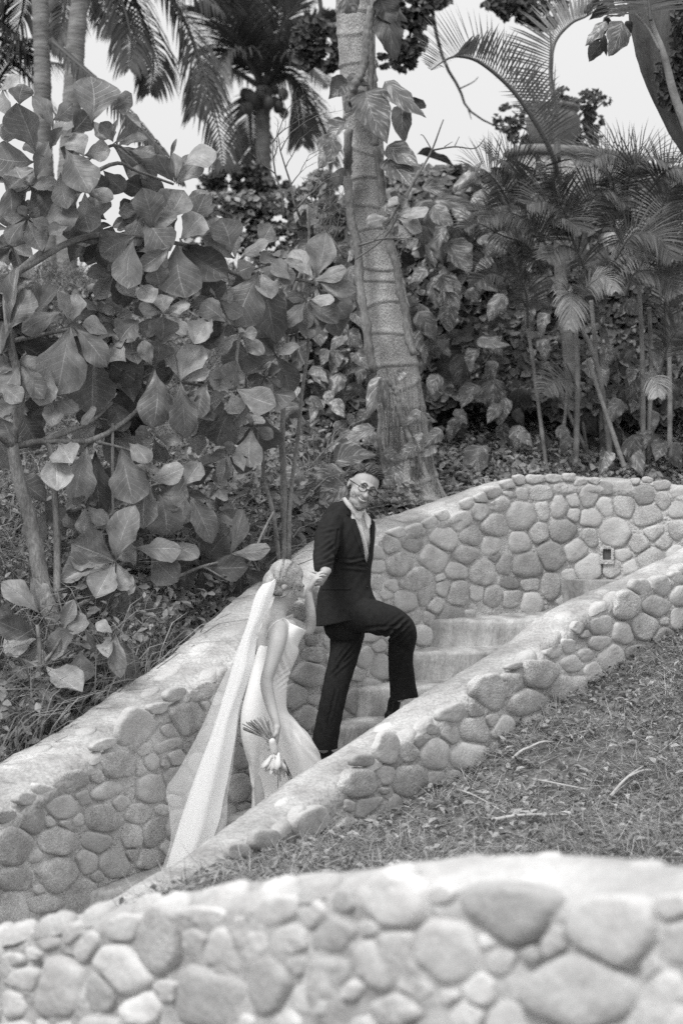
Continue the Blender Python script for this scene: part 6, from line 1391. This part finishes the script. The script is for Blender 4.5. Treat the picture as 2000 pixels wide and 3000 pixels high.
        lock(lm if mn.noise(Vector((fr*4.5, sd*3.3, 1)))+.25*RH.random() > -.02 else lm2, pts, RH.uniform(.003, .0055), k=14, n=5)
    for i in range(70):                                      # the bun's own coils
        a0 = RH.uniform(0, 6.28); r0 = RH.uniform(.3, 1); ax_ = [Vector((.060, 0, 0)), Vector((0, .055, 0)), Vector((0, 0, .046))]; c0 = J(818, 1724, 9.83); pts = []
        for t in np.linspace(0, 1, 6):
            th = a0+t*1.6; z = RH.uniform(-.05, .05)+r0-.6; rr = math.sqrt(max(.05, 1-z*z)); pts.append(c0+(ax_[0]*math.cos(th)*rr+ax_[2]*math.sin(th)*rr-ax_[1]*max(0, z+.5))*1.04)
        lock(lm, pts, RH.uniform(.003, .0045), k=12)
    for i in range(26):                                      # loose front strands over the cheek
        s0 = Fp(-.060+RH.uniform(-.02, .01)*0+.0, .060, .075); x0 = RH.uniform(868, 884); pts = [J(RH.uniform(840, 868), RH.uniform(1662, 1680), 9.76), J(x0-4, 1690, 9.765), J(x0-6+RH.uniform(-4, 3), 1712, 9.765), J(x0-6-RH.uniform(4, 14), 1735+RH.uniform(-6, 12), 9.78)]; lock(lm, pts, RH.uniform(.002, .0036), k=12)
    lm.build('hair_locks', M_hairb, hair); lm2.build('darker_hair_locks', M_hb2, hair)
    # dress
    dm = MB()
    D = [(858, 1838, 9.87, 40, .12), (826, 1868, 9.86, 58, .138), (812, 1905, 9.86, 62, .136), (799, 1950, 9.86, 55, .125), (789, 1985, 9.86, 56, .122), (780, 2035, 9.86, 60, .138), (775, 2085, 9.86, 68, .148), (782, 2126, 9.86, 80, .150), (800, 2168, 9.88, 92, .150), (822, 2206, 9.90, 102, .150), (838, 2250, 9.92, 106, .15), (850, 2310, 9.94, 112, .15), (852, 2400, 9.95, 118, .16), (848, 2478, 9.95, 124, .17)]
    chain(dm, sm([(J(a, y, Y), w_(hw, Y), dd) for a, y, Y, hw, dd in D]), 36)
    def df(co, nr):
        d = sum(fold(co, a, b_, ww, am, fr, ph) for a, b_, ww, am, fr, ph in [((800, 2010), (862, 1965), 26, .0026, .50, 0), ((700, 2180), (745, 2330), 14, .004, .3, 0), ((806, 1890), (840, 1990), 30, .002, .3, 1), ((850, 2100), (935, 2230), 20, .006, .25, 0), ((835, 2120), (870, 2330), 30, .008, .20, 0), ((760, 2180), (745, 2340), 16, -.006, .16, 0)])
        px = 1000+co[:, 0]/co[:, 1]*F; py = 1500-(co[:, 2]-CZ)/co[:, 1]*F
        d -= .018*np.exp(-((px-(800+(py-2150)*.12))/16)**2)*np.clip((py-2140)/120, 0, 1)*(co[:, 1] < 9.9)     # hollow between the two legs
        return d
    md = remesh(dm, .0065, 2, df)
    cutmesh(md, [(600, 1700), (600, 1990), (735, 1960), (749, 1920), (757, 1898), (780, 1868), (800, 1846), (846, 1824), (898, 1847), (960, 1850), (960, 1700)])
    cutmesh(md, [(600, 2480), (1100, 2470), (1100, 2600), (600, 2600)])
    md.materials.append(M_dress); dress = link('dress', md, G); so = dress.modifiers.new('thickness', 'SOLIDIFY'); so.thickness = .003; so.offset = -1
    for pts in ([(779, 1870), (785, 1850), (800, 1829), (822, 1815), (838, 1815), (848, 1826)],):
        m_ = MB(); q = []
        for a, y in cr([(x, y) for x, y in pts], 16):
            d = Vector(((a-1000)/F, 1, -(y-1500)/F)).normalized(); h = bv.ray_cast(CAMP, d, 60); q.append(h[0]-d*.003 if h[0] is not None else J(a, y, 9.75))
        m_.tube(q, .003, n=6); m_.build('strap', M_dress, dress)
    for (hx, HY, dr_) in ((752, 9.35, Vector((.95, .3, 0))), (845, 9.75, Vector((.95, .3, 0)))):
        kz = -.275 if HY < 9.6 else -.105; p = Vector(((hx-1000)/F*HY, HY, kz+.02)); m_ = MB(); d = dr_.normalized()
        chain(m_, [(p, .024, .020), (p+d*.08, .03, .022), (p+d*.17, .036, .014), (p+d*.21, .026, .010)], 12, Vector((0, 0, 1))); m_.build('shoe', M_dress, G)
    # veil: pleated translucent tulle in two layers, gathered at the back of the head
    def veilmat(name, op, v=.86):
        m = bpy.data.materials.new(name); m.use_nodes = True; n = m.node_tree; N = n.nodes; L = n.links; N.clear(); out = N.new('ShaderNodeOutputMaterial')
        d = N.new('ShaderNodeBsdfDiffuse'); d.inputs[0].default_value = (v, v, v, 1); t = N.new('ShaderNodeBsdfTranslucent'); t.inputs[0].default_value = (v, v, v, 1)
        m1 = N.new('ShaderNodeMixShader'); m1.inputs[0].default_value = .45; L.new(d.outputs[0], m1.inputs[1]); L.new(t.outputs[0], m1.inputs[2])
        tr = N.new('ShaderNodeBsdfTransparent'); m2 = N.new('ShaderNodeMixShader'); m2.inputs[0].default_value = op; L.new(tr.outputs[0], m2.inputs[1]); L.new(m1.outputs[0], m2.inputs[2]); L.new(m2.outputs[0], out.inputs[0]); return m
    def veil(name, left, right, Yf, m, parent, nf, amp, seed, ph=0.0):
        """left / right edges as (px, py) lists of equal length"""
        n = 70; l = cr(left, n); r = cr(right, n); nx = 90; V = []
        for i in range(n):
            s = i/(n-1)
            for j in range(nx+1):
                u = j/nx; x = lerp(l[i][0], r[i][0], u); y = lerp(l[i][1], r[i][1], u); Y = Yf(s)
                A = amp*(.25+.75*min(1, s*1.3)); fo = A*(1.6*mn.noise(Vector((u*nf*.55, s*.9, seed)))+.8*mn.noise(Vector((u*nf*1.4, s*1.2, seed+5)))+.25*math.sin(u*nf*3+ph+2*mn.noise(Vector((u*3, s, seed)))))
                V.append(P(x, y, Y+fo+.05*math.sin(u*math.pi)*(-1)))
        Fc = [(i*(nx+1)+j, (i+1)*(nx+1)+j, (i+1)*(nx+1)+j+1, i*(nx+1)+j+1) for i in range(n-1) for j in range(nx)]
        return obj(name, V, Fc, m, parent)
    V0 = thing('veil_tmp', 'x', 'x'); bpy.data.objects.remove(V0)
    Lo = [(770, 1711), (757, 1728), (744, 1756), (727, 1817), (709, 1870), (675, 1944), (640, 2015), (605, 2100), (565, 2180), (519, 2262), (488, 2310), (495, 2370), (500, 2460), (470, 2560)]
    Ro = [(809, 1700), (806, 1716), (799, 1743), (782, 1793), (757, 1845), (749, 1895), (744, 1945), (724, 2010), (705, 2080), (690, 2180), (680, 2260), (668, 2325), (664, 2410), (650, 2480)]
    vmain = veil('veil', Lo, Ro, lambda s: 9.44-.60*s, veilmat('tulle_sheer', .40, .92), G, 4, .018, 3)
    Li = [(770, 1711), (757, 1728), (744, 1756), (727, 1817), (709, 1870), (684, 1944), (664, 2010), (640, 2090), (612, 2170), (585, 2240), (560, 2310), (535, 2385), (510, 2465), (485, 2545)]
    Ri = [(809, 1700), (806, 1716), (799, 1743), (782, 1793), (757, 1845), (749, 1895), (744, 1945), (722, 2010), (700, 2080), (690, 2160), (672, 2260), (655, 2340), (641, 2410), (610, 2490)]
    veil('veil_layer', Li, Ri, lambda s: 9.40-.60*s, veilmat('tulle_dense', .72, .95), vmain, 3, .016, 9)
    veil('veil_layer', [(x+4, y) for x, y in Li], [(x-4, y) for x, y in Ri], lambda s: 9.46-.58*s, veilmat('tulle_inner', .60, .95), vmain, 5, .012, 15, 1.0)
    m_ = MB(); lock(m_, [J(806, 1697, 9.75), J(798, 1704, 9.745), J(786, 1708, 9.75), J(772, 1712, 9.76)], .006); m_.build('comb', M_dress, vmain)
    return G
bride()
# ============================================================ BOUQUET
def bouquet():
    B = thing('bouquet', 'upside-down bouquet of pale lilies with bare stems fanning up past the hand', 'bouquet')
    M_stem = mat('flower_stem', .18, .40, 20, .6, .2); M_pet = mat('pale_petal', .58, .70, 12, .6, .2); M_lf = mat('bouquet_leaf', .05, .10, 12, .5, .2)
    R = random.Random(3); hc = P(797, 2178, 9.17)
    for i in range(30):
        x = R.uniform(708, 792); y = 2098+abs(x-770)*.42+R.uniform(-4, 16); y = min(y, 2160); e = P(x, y, 9.19+R.uniform(-.05, .02)); m_ = MB(); q = cr([hc+Vector((R.uniform(-.012, .012), R.uniform(-.01, .01), R.uniform(-.02, .02))), hc.lerp(e, .5)+Vector((R.uniform(-.006, .006), 0, .006)), e], 6); m_.tube(q, [.0034, .0034, .0032, .003, .003, .0034], n=5); m_.build('stem', M_stem, B)
    for i in range(16):
        a = R.uniform(-.8, .8); L = R.uniform(.08, .12); st_ = P(R.uniform(800, 822), R.uniform(2205, 2222), 9.19+R.uniform(-.04, .03)); d = Vector((math.sin(a), R.uniform(-.4, .2), -math.cos(a))).normalized(); m_ = MB(); q = [st_+d*L*t for t in np.linspace(0, 1, 8)]
        m_.tube(q, [.006, .009, .013, .018, .022, .024, .014, .003], n=9, jit=.08, flat=.6); m_.build('flower', M_pet, B)
    for i in range(7):
        a = R.uniform(-.1, .6); st_ = P(R.uniform(815, 832), R.uniform(2222, 2240), 9.20); d = Vector((math.sin(a), 0, -math.cos(a))).normalized(); m_ = MB(); q = [st_+d*R.uniform(.10, .15)*t for t in np.linspace(0, 1, 6)]; m_.tube(q, [.002, .004, .006, .005, .004, .002], n=5, flat=.5); m_.build('leaf', M_lf, B)
    m_ = MB(); chain(m_, [(hc+Vector((0, 0, .01)), .020, .02), (P(804, 2200, 9.18), .022, .022)], 10); m_.build('wrap', M_pet, B)
bouquet()
